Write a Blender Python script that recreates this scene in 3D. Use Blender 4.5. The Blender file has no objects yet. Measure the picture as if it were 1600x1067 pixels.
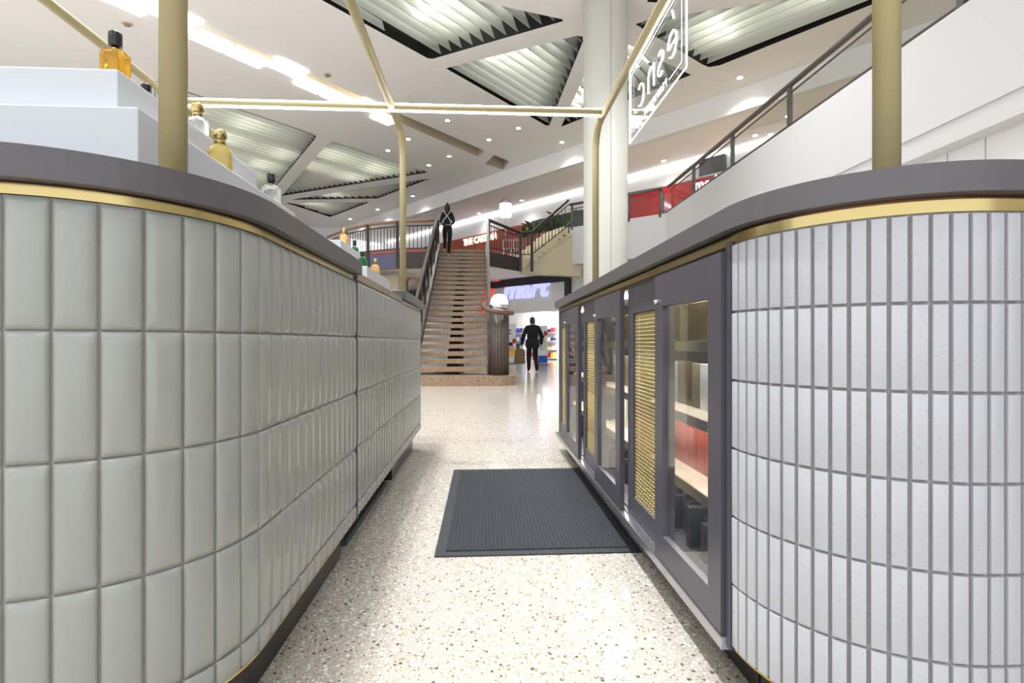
import bpy, bmesh, math, random
from mathutils import Vector, Matrix
random.seed(7)
S = bpy.context.scene
COL = S.collection
PI = math.pi
# ------------------------------------------------------------------ camera, world, exposure
H = 0.90                       # camera height
F = 800.0                      # focal length in pixels of the 1600 px wide frame
TH = math.atan(45 / F)         # camera turned a little to the right of the aisle
cam = bpy.data.cameras.new('camera'); cam.lens = 18.0; cam.sensor_width = 36.0
cam.clip_start = 0.02; cam.clip_end = 200
camo = bpy.data.objects.new('camera', cam); COL.objects.link(camo)
camo.location = (0, 0, H); camo.rotation_euler = (PI / 2, 0, -TH)
S.camera = camo
w = bpy.data.worlds.new('world'); S.world = w; w.use_nodes = True
w.node_tree.nodes['Background'].inputs[0].default_value = (0.91, 0.96, 1.04, 1)
w.node_tree.nodes['Background'].inputs[1].default_value = 1.5
S.view_settings.view_transform = 'Standard'; S.view_settings.look = 'None'
S.view_settings.gamma = 1.0; S.view_settings.use_curve_mapping = False
S.view_settings.exposure = 0.46
CEIL = 8.66                    # mall ceiling height

def cw(xc, d):                 # camera-aligned plan coordinates -> world plan
    return (xc * math.cos(TH) + d * math.sin(TH), -xc * math.sin(TH) + d * math.cos(TH))
def at_z(px, py, z):           # pixel on a horizontal plane
    d = (z - H) * F / (533.5 - py)
    x, y = cw((px - 800) / F * d, d)
    return Vector((x, y, z))
def at_d(px, py, d):           # pixel at a known depth
    x, y = cw((px - 800) / F * d, d)
    return Vector((x, y, H + (533.5 - py) / F * d))

LAMPS = [(-1.30, 1.3), (-1.30, 3.3), (-0.9, 5.6), (0.3, -1.2), (-2.6, 7.5), (1.6, 7.2), (3.4, 2.2), (-4.2, 1.0), (-1.4, -3.2), (-8, 1.5), (-8, 6.5), (-13, 3.5), (-13, 9), (-4.5, 9.2), (4.2, 8.6), (-6, -5), (2.5, -5.5), (-18, 7)]   # kiosk ceiling spotlights, plus outlying ones added to bounce light onto the ceiling
LAMP_W = [165, 150, 45, 30, 70, 60, 25, 45, 35, 215, 260, 260, 270, 160, 75, 160, 80, 270]

# ------------------------------------------------------------------ materials
def lin(c):
    return tuple((v / 255 / 12.92) if v / 255 <= 0.04045 else ((v / 255 + 0.055) / 1.055) ** 2.4 for v in c)
MATS = {}
def mat(name, rgb, rough=0.5, metal=0.0, noise=0.0, nscale=8.0, emit=0.0, trans=0.0, ior=1.45, bump=0.0, bscale=60.0, alpha=1.0, coat=0.0):
    m = bpy.data.materials.new(name); m.use_nodes = True
    nt = m.node_tree; b = nt.nodes['Principled BSDF']; c = lin(rgb)
    b.inputs['Base Color'].default_value = (*c, 1)
    b.inputs['Roughness'].default_value = rough; b.inputs['Metallic'].default_value = metal
    b.inputs['IOR'].default_value = ior
    if trans: b.inputs['Transmission Weight'].default_value = trans
    if coat: b.inputs['Coat Weight'].default_value = coat
    if emit:
        b.inputs['Emission Color'].default_value = (*c, 1); b.inputs['Emission Strength'].default_value = emit
    if alpha < 1: b.inputs['Alpha'].default_value = alpha
    if noise or bump:
        tc = nt.nodes.new('ShaderNodeTexCoord')
    if noise:
        n = nt.nodes.new('ShaderNodeTexNoise'); n.inputs['Scale'].default_value = nscale; n.inputs['Detail'].default_value = 5
        nt.links.new(tc.outputs['Object'], n.inputs['Vector'])
        r = nt.nodes.new('ShaderNodeValToRGB')
        r.color_ramp.elements[0].position = 0.3; r.color_ramp.elements[1].position = 0.7
        r.color_ramp.elements[0].color = (*[max(0, v * (1 - noise)) for v in c], 1)
        r.color_ramp.elements[1].color = (*[min(1, v * (1 + noise)) for v in c], 1)
        nt.links.new(n.outputs['Fac'], r.inputs['Fac']); nt.links.new(r.outputs['Color'], b.inputs['Base Color'])
    if bump:
        n2 = nt.nodes.new('ShaderNodeTexNoise'); n2.inputs['Scale'].default_value = bscale
        nt.links.new(tc.outputs['Object'], n2.inputs['Vector'])
        bp = nt.nodes.new('ShaderNodeBump'); bp.inputs['Strength'].default_value = bump; bp.inputs['Distance'].default_value = 0.004
        nt.links.new(n2.outputs['Fac'], bp.inputs['Height']); nt.links.new(bp.outputs['Normal'], b.inputs['Normal'])
    MATS[name] = m
    return m

def terrazzo(name, base, chips, scale, rough):
    m = bpy.data.materials.new(name); m.use_nodes = True; nt = m.node_tree; b = nt.nodes['Principled BSDF']
    b.inputs['Roughness'].default_value = rough
    tc = nt.nodes.new('ShaderNodeTexCoord')
    prev = None
    for i, (sc, th) in enumerate(((scale, 0.42), (scale * 2.1, 0.36))):
        v = nt.nodes.new('ShaderNodeTexVoronoi'); v.inputs['Scale'].default_value = sc
        nt.links.new(tc.outputs['Object'], v.inputs['Vector'])
        wn = nt.nodes.new('ShaderNodeTexWhiteNoise'); wn.noise_dimensions = '3D'
        nt.links.new(v.outputs['Position'], wn.inputs['Vector'])
        r = nt.nodes.new('ShaderNodeValToRGB'); r.color_ramp.interpolation = 'CONSTANT'
        els = r.color_ramp.elements
        while len(els) > 1: els.remove(els[-1])
        for k, (p, c) in enumerate(chips):
            e = els[0] if k == 0 else els.new(p)
            e.position = p; e.color = (*lin(c), 1)
        nt.links.new(wn.outputs['Value'], r.inputs['Fac'])
        lt = nt.nodes.new('ShaderNodeMath'); lt.operation = 'LESS_THAN'; lt.inputs[1].default_value = th
        nt.links.new(v.outputs['Distance'], lt.inputs[0])
        mx = nt.nodes.new('ShaderNodeMix'); mx.data_type = 'RGBA'
        nt.links.new(lt.outputs[0], mx.inputs['Factor'])
        if prev is None: mx.inputs['A'].default_value = (*lin(base), 1)
        else: nt.links.new(prev, mx.inputs['A'])
        nt.links.new(r.outputs['Color'], mx.inputs['B'])
        prev = mx.outputs['Result']
    nt.links.new(prev, b.inputs['Base Color'])
    MATS[name] = m
    return m

terrazzo('terrazzo_floor', (170, 162, 151), [(0, (196, 193, 187)), (.30, (178, 166, 150)), (.52, (162, 148, 133)), (.68, (140, 121, 103)), (.80, (218, 216, 212)), (.93, (88, 79, 72))], 75, 0.15)
terrazzo('terrazzo_tread', (136, 112, 88), [(0, (158, 134, 108)), (.4, (126, 100, 77)), (.7, (172, 150, 122)), (.88, (86, 68, 54))], 40, 0.35)
mat('ceiling_white', (244, 241, 239), 0.8, noise=0.01, nscale=0.6)
mat('wall_white', (236, 234, 232), 0.6, noise=0.01, nscale=1)
mat('panel_white', (217, 216, 216), 0.35)
mat('cream', (214, 202, 172), 0.6, noise=0.03, nscale=2)
mat('column_paint', (226, 225, 216), 0.4)
mat('grey_tile', (148, 149, 143), 0.24, noise=0.02, nscale=3, bump=0.05, bscale=30)
mat('grey_grout', (150, 143, 138), 0.9, noise=0.1, nscale=90)
mat('white_tile', (232, 232, 234), 0.2, bump=0.06, bscale=50)
mat('white_grout', (146, 144, 143), 0.9, noise=0.1, nscale=90)
mat('stone_slab', (86, 82, 84), 0.42, noise=0.06, nscale=35)
mat('taupe_edge', (148, 134, 116), 0.5, noise=0.04, nscale=20)
mat('brass', (180, 160, 108), 0.18, 1.0)
mat('copper', (168, 120, 84), 0.3, 0.8)
mat('gold_paint', (166, 153, 112), 0.45, 0.0, noise=0.02, nscale=6)
mat('gold_wire', (180, 165, 114), 0.35, 0.7)
mat('black_plinth', (26, 24, 22), 0.3)
mat('door_frame', (72, 70, 77), 0.38)
mat('aluminium', (176, 177, 182), 0.28, 0.9)
mat('steel', (120, 116, 112), 0.35, 0.85)
mat('chrome', (210, 210, 212), 0.12, 1.0)
mat('carcass', (206, 196, 178), 0.5, noise=0.03, nscale=10)
mat('white_acrylic', (190, 192, 195), 0.3)
mat('led', (255, 250, 244), 0.5, emit=16.0)
mat('cabinet_led', (255, 250, 244), 0.5, emit=34.0)
mat('led_sign', (250, 252, 255), 0.5, emit=3.0)
mat('lightbox', (255, 253, 250), 0.5, emit=2.6)
mat('downlight', (255, 250, 240), 0.5, emit=30.0)
mat('tube_lamp', (250, 252, 240), 0.5, emit=30.0)
mat('slat_metal', (190, 190, 182), 0.5, 0.1)
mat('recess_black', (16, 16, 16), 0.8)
mat('recess_top', (242, 245, 240), 0.8, emit=1.45)
mat('dark_steel', (62, 54, 50), 0.4, 0.3)
mat('brown_steel', (88, 77, 70), 0.4, 0.2)
mat('brown_rail', (96, 66, 54), 0.35)
mat('timber_rail', (150, 112, 82), 0.4)
mat('red_fascia', (186, 34, 36), 0.4)
mat('red_fascia_hazed', (168, 82, 66), 0.5)  # far stretch of the red sign band, distance haze mixed into its colour
mat('rust_panel', (150, 84, 74), 0.5)
mat('slate', (74, 76, 84), 0.6)
mat('shop_dark', (46, 44, 52), 0.4)
mat('mat_carpet', (44, 46, 50), 0.95, noise=0.7, nscale=260)
mat('mat_rubber', (44, 46, 50), 0.6)
mat('black_cloth', (22, 22, 25), 0.9, noise=0.2, nscale=12)
mat('skin', (190, 140, 115), 0.5)
mat('hair', (44, 36, 32), 0.7)
mat('grey_hair', (62, 56, 52), 0.8)
mat('strap', (190, 190, 196), 0.6)
mat('shoe_pale', (196, 190, 184), 0.6)
mat('shoe_dark', (36, 34, 36), 0.6)
mat('brown_bag', (122, 98, 74), 0.8, noise=0.15, nscale=10)
mat('leaf', (66, 96, 54), 0.5, noise=0.2, nscale=9)
mat('blue_letter', (186, 188, 255), 0.5, emit=0.7)
mat('red_letter', (236, 48, 40), 0.5, emit=0.7)
mat('warm_letter', (255, 232, 208), 0.5, emit=1.2)
mat('white_letter', (250, 248, 255), 0.5, emit=1.3)
mat('cove_glow', (248, 250, 255), 0.5, emit=2.6)
mat('lantern_glow', (255, 252, 245), 0.5, emit=2.6)
mat('dome_glow', (250, 250, 250), 0.4, emit=0.5)
mat('poster_white', (230, 232, 236), 0.5)
mat('poster_blue', (46, 92, 190), 0.5)
mat('poster_skin', (214, 168, 146), 0.5)
mat('poster_yellow', (236, 190, 90), 0.5)
mat('poster_red', (196, 52, 60), 0.5)
mat('poster_mint', (190, 220, 218), 0.5)
mat('purple', (160, 60, 160), 0.5)
mat('navy', (40, 48, 84), 0.6)
mat('shop_white', (240, 240, 246), 0.5)
mat('bridge_purple', (92, 88, 116), 0.5)
mat('perfume_gold', (224, 174, 40), 0.08, trans=0.75, ior=1.36)
mat('perfume_pale', (238, 214, 130), 0.08, trans=0.75, ior=1.36)
mat('perfume_clear', (236, 236, 236), 0.05, trans=0.85, ior=1.4)
mat('perfume_green', (10, 104, 52), 0.08, trans=0.4, ior=1.4)
mat('perfume_amber', (214, 164, 104), 0.15, 0.5)
mat('black_cap', (24, 24, 26), 0.25)
mat('green_cap', (20, 44, 34), 0.3)
mat('box_bronze', (104, 92, 60), 0.25, 0.7, noise=0.1, nscale=10)
mat('box_black', (52, 52, 56), 0.35, noise=0.15, nscale=60)
mat('box_silver', (196, 200, 206), 0.28, 0.6, noise=0.08, nscale=14)
mat('box_olive', (100, 92, 72), 0.35, 0.3, noise=0.15, nscale=14)
mat('box_red', (146, 74, 66), 0.35, 0.1, noise=0.08, nscale=8)
mat('box_cream', (214, 196, 170), 0.4)
mat('cream_ring', (196, 186, 164), 0.7)
nt = MATS['white_tile'].node_tree; b_ = nt.nodes['Principled BSDF']; tc = nt.nodes.new('ShaderNodeTexCoord'); oi = nt.nodes.new('ShaderNodeObjectInfo')
ad = nt.nodes.new('ShaderNodeVectorMath'); ad.operation = 'ADD'; nt.links.new(tc.outputs['Object'], ad.inputs[0]); nt.links.new(oi.outputs['Location'], ad.inputs[1])
vo = nt.nodes.new('ShaderNodeTexVoronoi'); vo.inputs['Scale'].default_value = 120; nt.links.new(ad.outputs[0], vo.inputs['Vector'])
rp_ = nt.nodes.new('ShaderNodeValToRGB'); rp_.color_ramp.elements[0].position = .06; rp_.color_ramp.elements[0].color = (*lin((120, 118, 116)), 1); rp_.color_ramp.elements[1].position = .12; rp_.color_ramp.elements[1].color = (*lin((172, 172, 175)), 1)
nt.links.new(vo.outputs['Distance'], rp_.inputs['Fac']); nt.links.new(rp_.outputs['Color'], b_.inputs['Base Color'])
# clear glass that lets straight light through
g = bpy.data.materials.new('clear_glass'); g.use_nodes = True; nt = g.node_tree; nt.nodes.remove(nt.nodes['Principled BSDF'])
tr = nt.nodes.new('ShaderNodeBsdfTransparent'); tr.inputs[0].default_value = (.93, .95, .95, 1)
gl = nt.nodes.new('ShaderNodeBsdfGlossy'); gl.inputs['Roughness'].default_value = 0.02
lw = nt.nodes.new('ShaderNodeLayerWeight'); lw.inputs[0].default_value = 0.5
pw = nt.nodes.new('ShaderNodeMath'); pw.operation = 'POWER'; pw.inputs[1].default_value = 4.0; nt.links.new(lw.outputs['Facing'], pw.inputs[0])
fr = nt.nodes.new('ShaderNodeMath'); fr.operation = 'MULTIPLY_ADD'; fr.inputs[1].default_value = 0.6; fr.inputs[2].default_value = 0.03; nt.links.new(pw.outputs[0], fr.inputs[0])
mx = nt.nodes.new('ShaderNodeMixShader')
nt.links.new(fr.outputs[0], mx.inputs[0]); nt.links.new(tr.outputs[0], mx.inputs[1]); nt.links.new(gl.outputs[0], mx.inputs[2])
nt.links.new(mx.outputs[0], nt.nodes['Material Output'].inputs[0]); MATS['clear_glass'] = g

# ------------------------------------------------------------------ helpers
def tag(o, label=None, cat=None, group=None, kind=None):
    if label: o['label'] = label
    if cat: o['category'] = cat
    if group: o['group'] = group
    if kind: o['kind'] = kind
    return o
def empty(name, loc, label=None, cat=None, group=None, kind=None):
    o = bpy.data.objects.new(name, None); COL.objects.link(o); o.location = loc; o.empty_display_size = 0.1
    return tag(o, label, cat, group, kind)
def setp(o, parent):
    if parent is not None:
        o.parent = parent
        if parent.type == 'EMPTY': o.matrix_parent_inverse = parent.matrix_basis.inverted()
        else: o.matrix_parent_inverse = Matrix.Identity(4) if parent.parent else parent.matrix_basis.inverted()
def link(name, me, m, parent=None):
    o = bpy.data.objects.new(name, me); COL.objects.link(o)
    if m and not me.materials: me.materials.append(MATS[m])
    setp(o, parent)
    return o
def finish(name, bm, m, parent=None, smooth=False):
    bmesh.ops.recalc_face_normals(bm, faces=bm.faces)
    me = bpy.data.meshes.new(name); bm.to_mesh(me); bm.free()
    if smooth:
        for p in me.polygons: p.use_smooth = True
    return link(name, me, m, parent)
def add_box(bm, c, s, rotz=0.0, mtx=None):
    M = Matrix.Translation(Vector(c)) @ Matrix.Rotation(rotz, 4, 'Z')
    if mtx is not None: M = mtx
    r = bmesh.ops.create_cube(bm, size=1.0)
    for v in r['verts']: v.co = M @ Vector((v.co.x * s[0], v.co.y * s[1], v.co.z * s[2]))
    return r['verts']
def box(name, lo, hi, m, parent=None, bevel=0.0):
    bm = bmesh.new()
    add_box(bm, [(a + b) / 2 for a, b in zip(lo, hi)], [b - a for a, b in zip(lo, hi)])
    if bevel: bmesh.ops.bevel(bm, geom=bm.edges[:], offset=bevel, segments=2, affect='EDGES', profile=0.6)
    return finish(name, bm, m, parent)
def rbox(name, c, s, rotz, m, parent=None, bevel=0.0):
    bm = bmesh.new(); add_box(bm, c, s, rotz)
    if bevel: bmesh.ops.bevel(bm, geom=bm.edges[:], offset=bevel, segments=2, affect='EDGES', profile=0.6)
    return finish(name, bm, m, parent)
def add_tube(bm, pts, r, n=10, caps=True):
    pts = [Vector(p) for p in pts]; rings = []
    up = Vector((0, 0, 1)); last = None
    for i, p in enumerate(pts):
        a = pts[max(0, i - 1)]; b = pts[min(len(pts) - 1, i + 1)]
        t = (b - a).normalized()
        if last is None:
            u = t.orthogonal().normalized() if abs(t.dot(up)) > .99 else t.cross(up).normalized()
        else:
            u = (last - t * last.dot(t)).normalized()
        last = u; v = t.cross(u)
        rr = r[i] if isinstance(r, (list, tuple)) else r
        rings.append([bm.verts.new(p + (u * math.cos(k * 2 * PI / n) + v * math.sin(k * 2 * PI / n)) * rr) for k in range(n)])
    for a, b in zip(rings, rings[1:]):
        for k in range(n): bm.faces.new((a[k], a[(k + 1) % n], b[(k + 1) % n], b[k]))
    if caps: bm.faces.new(rings[0]); bm.faces.new(rings[-1])
def tube(name, pts, r, m, parent=None, n=12):
    bm = bmesh.new(); add_tube(bm, pts, r, n); o = finish(name, bm, m, parent)
    for p in o.data.polygons: p.use_smooth = len(p.vertices) == 4
    return o
def lathe(name, prof, c, m, parent=None, n=20, sx=1.0, sy=1.0):
    bm = bmesh.new(); rings = []
    for r, z in prof:
        rings.append([bm.verts.new((c[0] + sx * r * math.cos(k * 2 * PI / n), c[1] + sy * r * math.sin(k * 2 * PI / n), c[2] + z)) for k in range(n)])
    for a, b in zip(rings, rings[1:]):
        for k in range(n): bm.faces.new((a[k], a[(k + 1) % n], b[(k + 1) % n], b[k]))
    bm.faces.new(rings[0]); bm.faces.new(rings[-1])
    o = finish(name, bm, m, parent)
    for p in o.data.polygons: p.use_smooth = len(p.vertices) == 4
    return o
def prism(name, pts, z0, z1, m, parent=None, chamfer=0.0):
    bm = bmesh.new()
    a = [bm.verts.new((p[0], p[1], z0)) for p in pts]; b = [bm.verts.new((p[0], p[1], z1)) for p in pts]
    bm.faces.new(a); top = bm.faces.new(b); n = len(pts)
    for k in range(n): bm.faces.new((a[k], a[(k + 1) % n], b[(k + 1) % n], b[k]))
    if chamfer:
        bmesh.ops.bevel(bm, geom=list(top.edges), offset=chamfer, segments=1, affect='EDGES')
    return finish(name, bm, m, parent)
def quadwall(name, a, b, z0, z1, th, m, parent=None):   # vertical wall between plan points a, b, thickness to the right-hand side
    a = Vector(a[:2]); b = Vector(b[:2]); d = (b - a).normalized(); n = Vector((d.y, -d.x)) * th
    return prism(name, [a, b, b + n, a + n], z0, z1, m, parent)
def text_mesh(name, body, size, ext, m, M, parent=None, shear=0.0, spacing=1.0, xs=1.0, bold=0.0):
    c = bpy.data.curves.new(name, 'FONT'); c.body = body; c.size = size; c.extrude = ext; c.shear = shear
    c.space_character = spacing; c.offset = bold; c.resolution_u = 3
    o = bpy.data.objects.new(name, c); COL.objects.link(o)
    dg = bpy.context.evaluated_depsgraph_get()
    me = bpy.data.meshes.new_from_object(o.evaluated_get(dg)); bpy.data.objects.remove(o)
    me.transform(M @ Matrix.Diagonal((xs, 1, 1, 1))); me.materials.clear()
    return link(name, me, m, parent)
def copy_to(src, parent, mtx=None):
    c = src.copy(); COL.objects.link(c)
    c.parent = parent; c.matrix_parent_inverse = parent.matrix_basis.inverted() if parent else Matrix.Identity(4)
    if mtx is not None: c.matrix_basis = mtx
    return c

# ------------------------------------------------------------------ floor and mall ceiling
fl = box('floor', (-24, -9, -0.1), (24, 42, 0.0), 'terrazzo_floor'); tag(fl, 'polished beige terrazzo floor with fine stone chips', 'floor', kind='structure')

SD = Vector(cw(3.17, 3.89)).normalized()            # direction of the ceiling louvre blades
SP = Vector((SD.y, -SD.x))                          # towards the right and the camera
panels_px = {
 'a': [(430, -40), (668, 91), (676, 92), (880, 33), (878, 30), (640, -22)],
 'b': [(697, 107), (703, 105), (900, 56), (910, 57), (911, 64), (858, 196), (853, 196)],
 'c': [(877, 198), (1080, 117), (978, 68), (938, 62)],
 'd': [(993, 38), (1010, 32), (1090, 19), (1215, 2), (1330, -38), (1500, -48), (1125, 102), (1108, 105), (1098, 101)],
 'e': [(240, 125), (486, 208), (494, 212), (492, 217), (395, 335), (250, 318)],
 'f': [(510, 226), (520, 221), (660, 266), (668, 269), (660, 271), (440, 306)],
 'g': [(455, 312), (560, 295), (672, 279), (590, 310)],
 'h': [(447, 317), (577, 316), (516, 339)],
 'i': [(1008, -16), (1012, 3), (1038, 5), (1065, -20)],
}
PANELS = {k: [at_z(x, y, CEIL).to_2d() for x, y in v] for k, v in panels_px.items()}
slot = [at_z(x, y, CEIL).to_2d() for x, y in ((120, -45), (758, 236), (747, 245), (96, -39))]
slot2 = [at_z(x, y, CEIL).to_2d() for x, y in ((772, 242), (796, 252), (786, 265), (758, 256))]
bulk_a = Vector(cw(-5.33, 28.4)); bulk_c = Vector(cw(8.03, 14.6)); bu = (bulk_c - bulk_a).normalized(); bn = Vector((-bu.y, bu.x))
if bn.y < 0: bn = -bn
bulk_0 = bulk_a - bu * 9; bulk_1 = bulk_c + bu * 16
outer = [Vector((-24, -9)), Vector((bulk_1.x, -9)), bulk_1, bulk_0, Vector((-24, bulk_0.y))]
def filled(name, outer, holes, z, m):
    c = bpy.data.curves.new(name, 'CURVE'); c.dimensions = '2D'; c.fill_mode = 'BOTH'
    for loop in [outer] + holes:
        s = c.splines.new('POLY'); s.points.add(len(loop) - 1); s.use_cyclic_u = True
        for p, q in zip(s.points, loop): p.co = (q[0], q[1], 0, 1)
    o = bpy.data.objects.new(name, c); COL.objects.link(o)
    me = bpy.data.meshes.new_from_object(o.evaluated_get(bpy.context.evaluated_depsgraph_get())); bpy.data.objects.remove(o)
    me.transform(Matrix.Translation((0, 0, z))); me.materials.clear()
    return link(name, me, m)
lamp_holes = []
ce = filled('ceiling', outer, list(PANELS.values()) + [slot, slot2], CEIL, 'ceiling_white')
tag(ce, 'high white plaster ceiling with angular cut-outs', 'ceiling', kind='structure')

def rim(name, poly, z0, z1, m, parent):
    bm = bmesh.new(); n = len(poly)
    a = [bm.verts.new((p[0], p[1], z0)) for p in poly]; b = [bm.verts.new((p[0], p[1], z1)) for p in poly]
    for k in range(n): bm.faces.new((a[k], a[(k + 1) % n], b[(k + 1) % n], b[k]))
    bm.faces.new(b)
    me = bpy.data.meshes.new(name); bm.to_mesh(me); bm.free()
    return link(name, me, m, parent)
SD2 = (at_z(1385, -2, CEIL) - at_z(1110, 105, CEIL)).to_2d().normalized(); SP2 = Vector((SD2.y, -SD2.x))
if SP2.y > 0: SP2 = -SP2
def clip(poly, off, c, SD, SP):                      # spans of the line {p: (p-c).SP = off} inside the polygon
    ts = []
    n = len(poly)
    for k in range(n):
        a = poly[k] - c; b = poly[(k + 1) % n] - c
        da, db = a.dot(SP) - off, b.dot(SP) - off
        if da * db < 0:
            p = a + (b - a) * (da / (da - db)); ts.append(p.dot(SD))
    ts.sort()
    return [(ts[i], ts[i + 1]) for i in range(0, len(ts) - 1, 2)]
plabel = {'a': 'large louvred ceiling panel at the top centre of the picture, left of the round column',
 'b': 'triangular louvred ceiling panel just left of the white round column',
 'c': 'louvred ceiling panel passing behind the white round column',
 'd': 'long louvred ceiling panel at upper right, above the glass balustrade',
 'e': 'large louvred ceiling panel behind the perfume bottles on the left counter',
 'f': 'louvred ceiling panel crossed by the far left gold pole, ending in a point',
 'g': 'narrow sliver-like louvred ceiling panel above the curved upper balustrade',
 'h': 'small farthest triangular louvred ceiling panel above the curved upper balustrade',
 'i': 'small dark corner of a louvred panel at the top edge, right of column'}
for k, poly in PANELS.items():
    SD_, SP_ = (SD2, SP2) if k == 'd' else (SD, SP)
    c = sum(poly, Vector((0, 0))) / len(poly)
    t = empty('ceiling_louvre', (c.x, c.y, CEIL), plabel[k], 'louvre', 'louvred ceiling panels')
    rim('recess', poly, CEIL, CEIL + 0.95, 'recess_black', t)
    prism('diffuser', poly, CEIL + .9, CEIL + .94, 'recess_top', t)
    offs = [(p - c).dot(SP_) for p in poly]
    step = 0.32; o = math.floor(min(offs) / step) * step
    while o < max(offs):
        for a, b in clip(poly, o, c, SD_, SP_):
            if b - a < 0.12: continue
            a += 0.03; b -= 0.03
            bm = bmesh.new()
            q = []
            for s in (a, b):
                for dp, z in ((-0.11, 0.56), (0.09, 0.03), (0.105, 0.035), (-0.095, 0.565)):
                    v = c + SD_ * s + SP_ * (o + dp); q.append(bm.verts.new((v.x, v.y, CEIL + z)))
            for i in range(4): bm.faces.new((q[i], q[(i + 1) % 4], q[4 + (i + 1) % 4], q[4 + i]))
            bm.faces.new(q[:4]); bm.faces.new(q[4:])
            finish('slat', bm, 'slat_metal', t)
        o += step
    sd = [(p - c).dot(SD_) for p in poly]
    s = min(sd) + 1.1
    while s < max(sd):
        for o in [x * 1.9 for x in range(-6, 7)]:
            p = c + SD_ * s + SP_ * o
            sp = [(a, b) for a, b in clip(poly, o + 1e-4, c, SD_, SP_)]
            if any(a + .2 < s < b - .2 for a, b in sp):
                e = SP_ * 0.6
                tube('lamp_tube', [(p.x - e.x, p.y - e.y, CEIL + .72), (p.x + e.x, p.y + e.y, CEIL + .72)], 0.045, 'tube_lamp', t, 6)
        s += 2.3
# light slot
t = empty('ceiling_light_slot', (slot[0].x, slot[0].y, CEIL), 'long recessed ceiling slot holding a row of bright light boxes', 'light slot', kind='structure')
rim('slot_recess', slot, CEIL, CEIL + 0.45, 'cream_ring', t)
rim('slot_recess', slot2, CEIL, CEIL + 0.45, 'cream_ring', t)
ax0 = at_z(195, -4, CEIL).to_2d(); ax1 = at_z(605, 183, CEIL).to_2d(); ad = (ax1 - ax0); L = ad.length; ad.normalize(); an = Vector((-ad.y, ad.x))
names = ['nearest', 'second nearest', 'third nearest', 'fourth nearest', 'fifth', 'sixth', 'seventh', 'eighth', 'farthest']
nb = 9
for i in range(nb):
    p = ax0 + ad * (L * i / (nb - 1)) + an * (-0.22 if i % 3 == 1 else 0.12)
    bx = rbox('ceiling_light_box', (p.x, p.y, CEIL - 0.03), (L / (nb - 1) * (0.96 if i % 3 < 2 else 0.84), 0.62, 0.06), math.atan2(ad.y, ad.x), 'lightbox')
    tag(bx, 'bright white rectangular light box in the ceiling slot, %s of the row' % names[i], 'light box', 'ceiling light boxes')

def downlight(px, py, z, label, r=0.085):
    p = at_z(px, py, z)
    t = empty('downlight', p, label, 'downlight', 'ceiling downlights')
    lathe('trim_ring', [(r, -0.012), (r * 1.35, -0.012), (r * 1.4, 0.0), (r, 0.0)], p, 'panel_white', t, 16)
    lathe('lamp', [(0.001, -0.014), (r * .95, -0.014), (r * .95, -0.004)], p, 'downlight', t, 12)
    l = bpy.data.lights.new('downlight_lamp', 'SPOT'); l.energy = 200 if z > 8.3 else 70; l.spot_size = 2.3; l.spot_blend = 1.0; l.shadow_soft_size = .1; l.color = (.93, .975, 1.0)
    lo = bpy.data.objects.new('downlight_lamp', l); COL.objects.link(lo); setp(lo, t); lo.location = (p.x, p.y, p.z - .05)
dl = [(699, 188, 'right of the far left gold pole bend, nearest one'), (810, 200, 'below the triangular louvred panel'), (764, 218, 'mid ceiling, above the woman on the stairs'),
      (878, 222, 'just left of the round column'), (702, 244, 'above the end of the ceiling slot'), (670, 258, 'beside the pointed tip of a louvred panel'),
      (606, 235, 'left of the far left gold pole'), (638, 217, 'beside the far left gold pole'), (1156, 121, 'right of the hanging illuminated sign'),
      (645, 306, 'right of the far left gold pole, low and far away'), (590, 327, 'over the curved balustrade'), (547, 342, 'farthest one, over the left end of the curved balustrade')]
for x, y, l in dl: downlight(x, y, CEIL, 'small round ceiling downlight ' + l)
for px, py, l in ((198, 36, 'small beige ceiling sensor near the left gold diagonal rod'), (511, 116, 'small beige ceiling sensor beside the row of light boxes')):
    p = at_z(px, py, CEIL)
    t = empty('ceiling_sensor', p, l, 'sensor', 'ceiling sensors')
    lathe('sensor_base', [(.11, -.03), (.13, -.01), (.13, 0)], p, 'cream', t, 14); lathe('sensor_head', [(.04, -.075), (.07, -.06), (.07, -.03)], p, 'taupe_edge', t, 12)
# hanging frame with camera beside the near left pole
p = at_z(293, 38, CEIL)
t = empty('hanging_bracket', p, 'thin white hanging bracket with small camera beside the near left gold pole', 'bracket')
tube('drop_rod', [p, p - Vector((0, 0, 1.35))], 0.02, 'panel_white', t, 8)
tube('cross_rod', [p - Vector((.45, 0, 1.33)), p - Vector((0, 0, 1.33))], 0.02, 'panel_white', t, 8)
rbox('camera_body', (p.x - .16, p.y, p.z - 1.42), (.2, .1, .1), 0.2, 'steel', t, .02)

# lamps over the kiosk and added outlying ones, all outside the picture
for i, (x, y) in enumerate(LAMPS):
    t = empty('spot_downlight', (x, y, CEIL), 'unseen round recessed ceiling spotlight, in a set extended to brighten the ceiling', 'downlight', 'kiosk spotlights')
    lathe('trim_ring', [(.2, -.02), (.26, -.02), (.27, 0), (.2, 0)], (x, y, CEIL), 'panel_white', t, 18)
    l = bpy.data.lights.new('spot_lamp', 'AREA'); l.shape = 'DISK'; l.size = 0.36; l.energy = LAMP_W[i]; l.color = (.92, .972, 1.0); l.spread = 1.9
    lo = bpy.data.objects.new('spot_lamp', l); COL.objects.link(lo); lo.location = (x, y, CEIL - .03); setp(lo, t); lo.location = (x, y, CEIL - 0.03)

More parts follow.
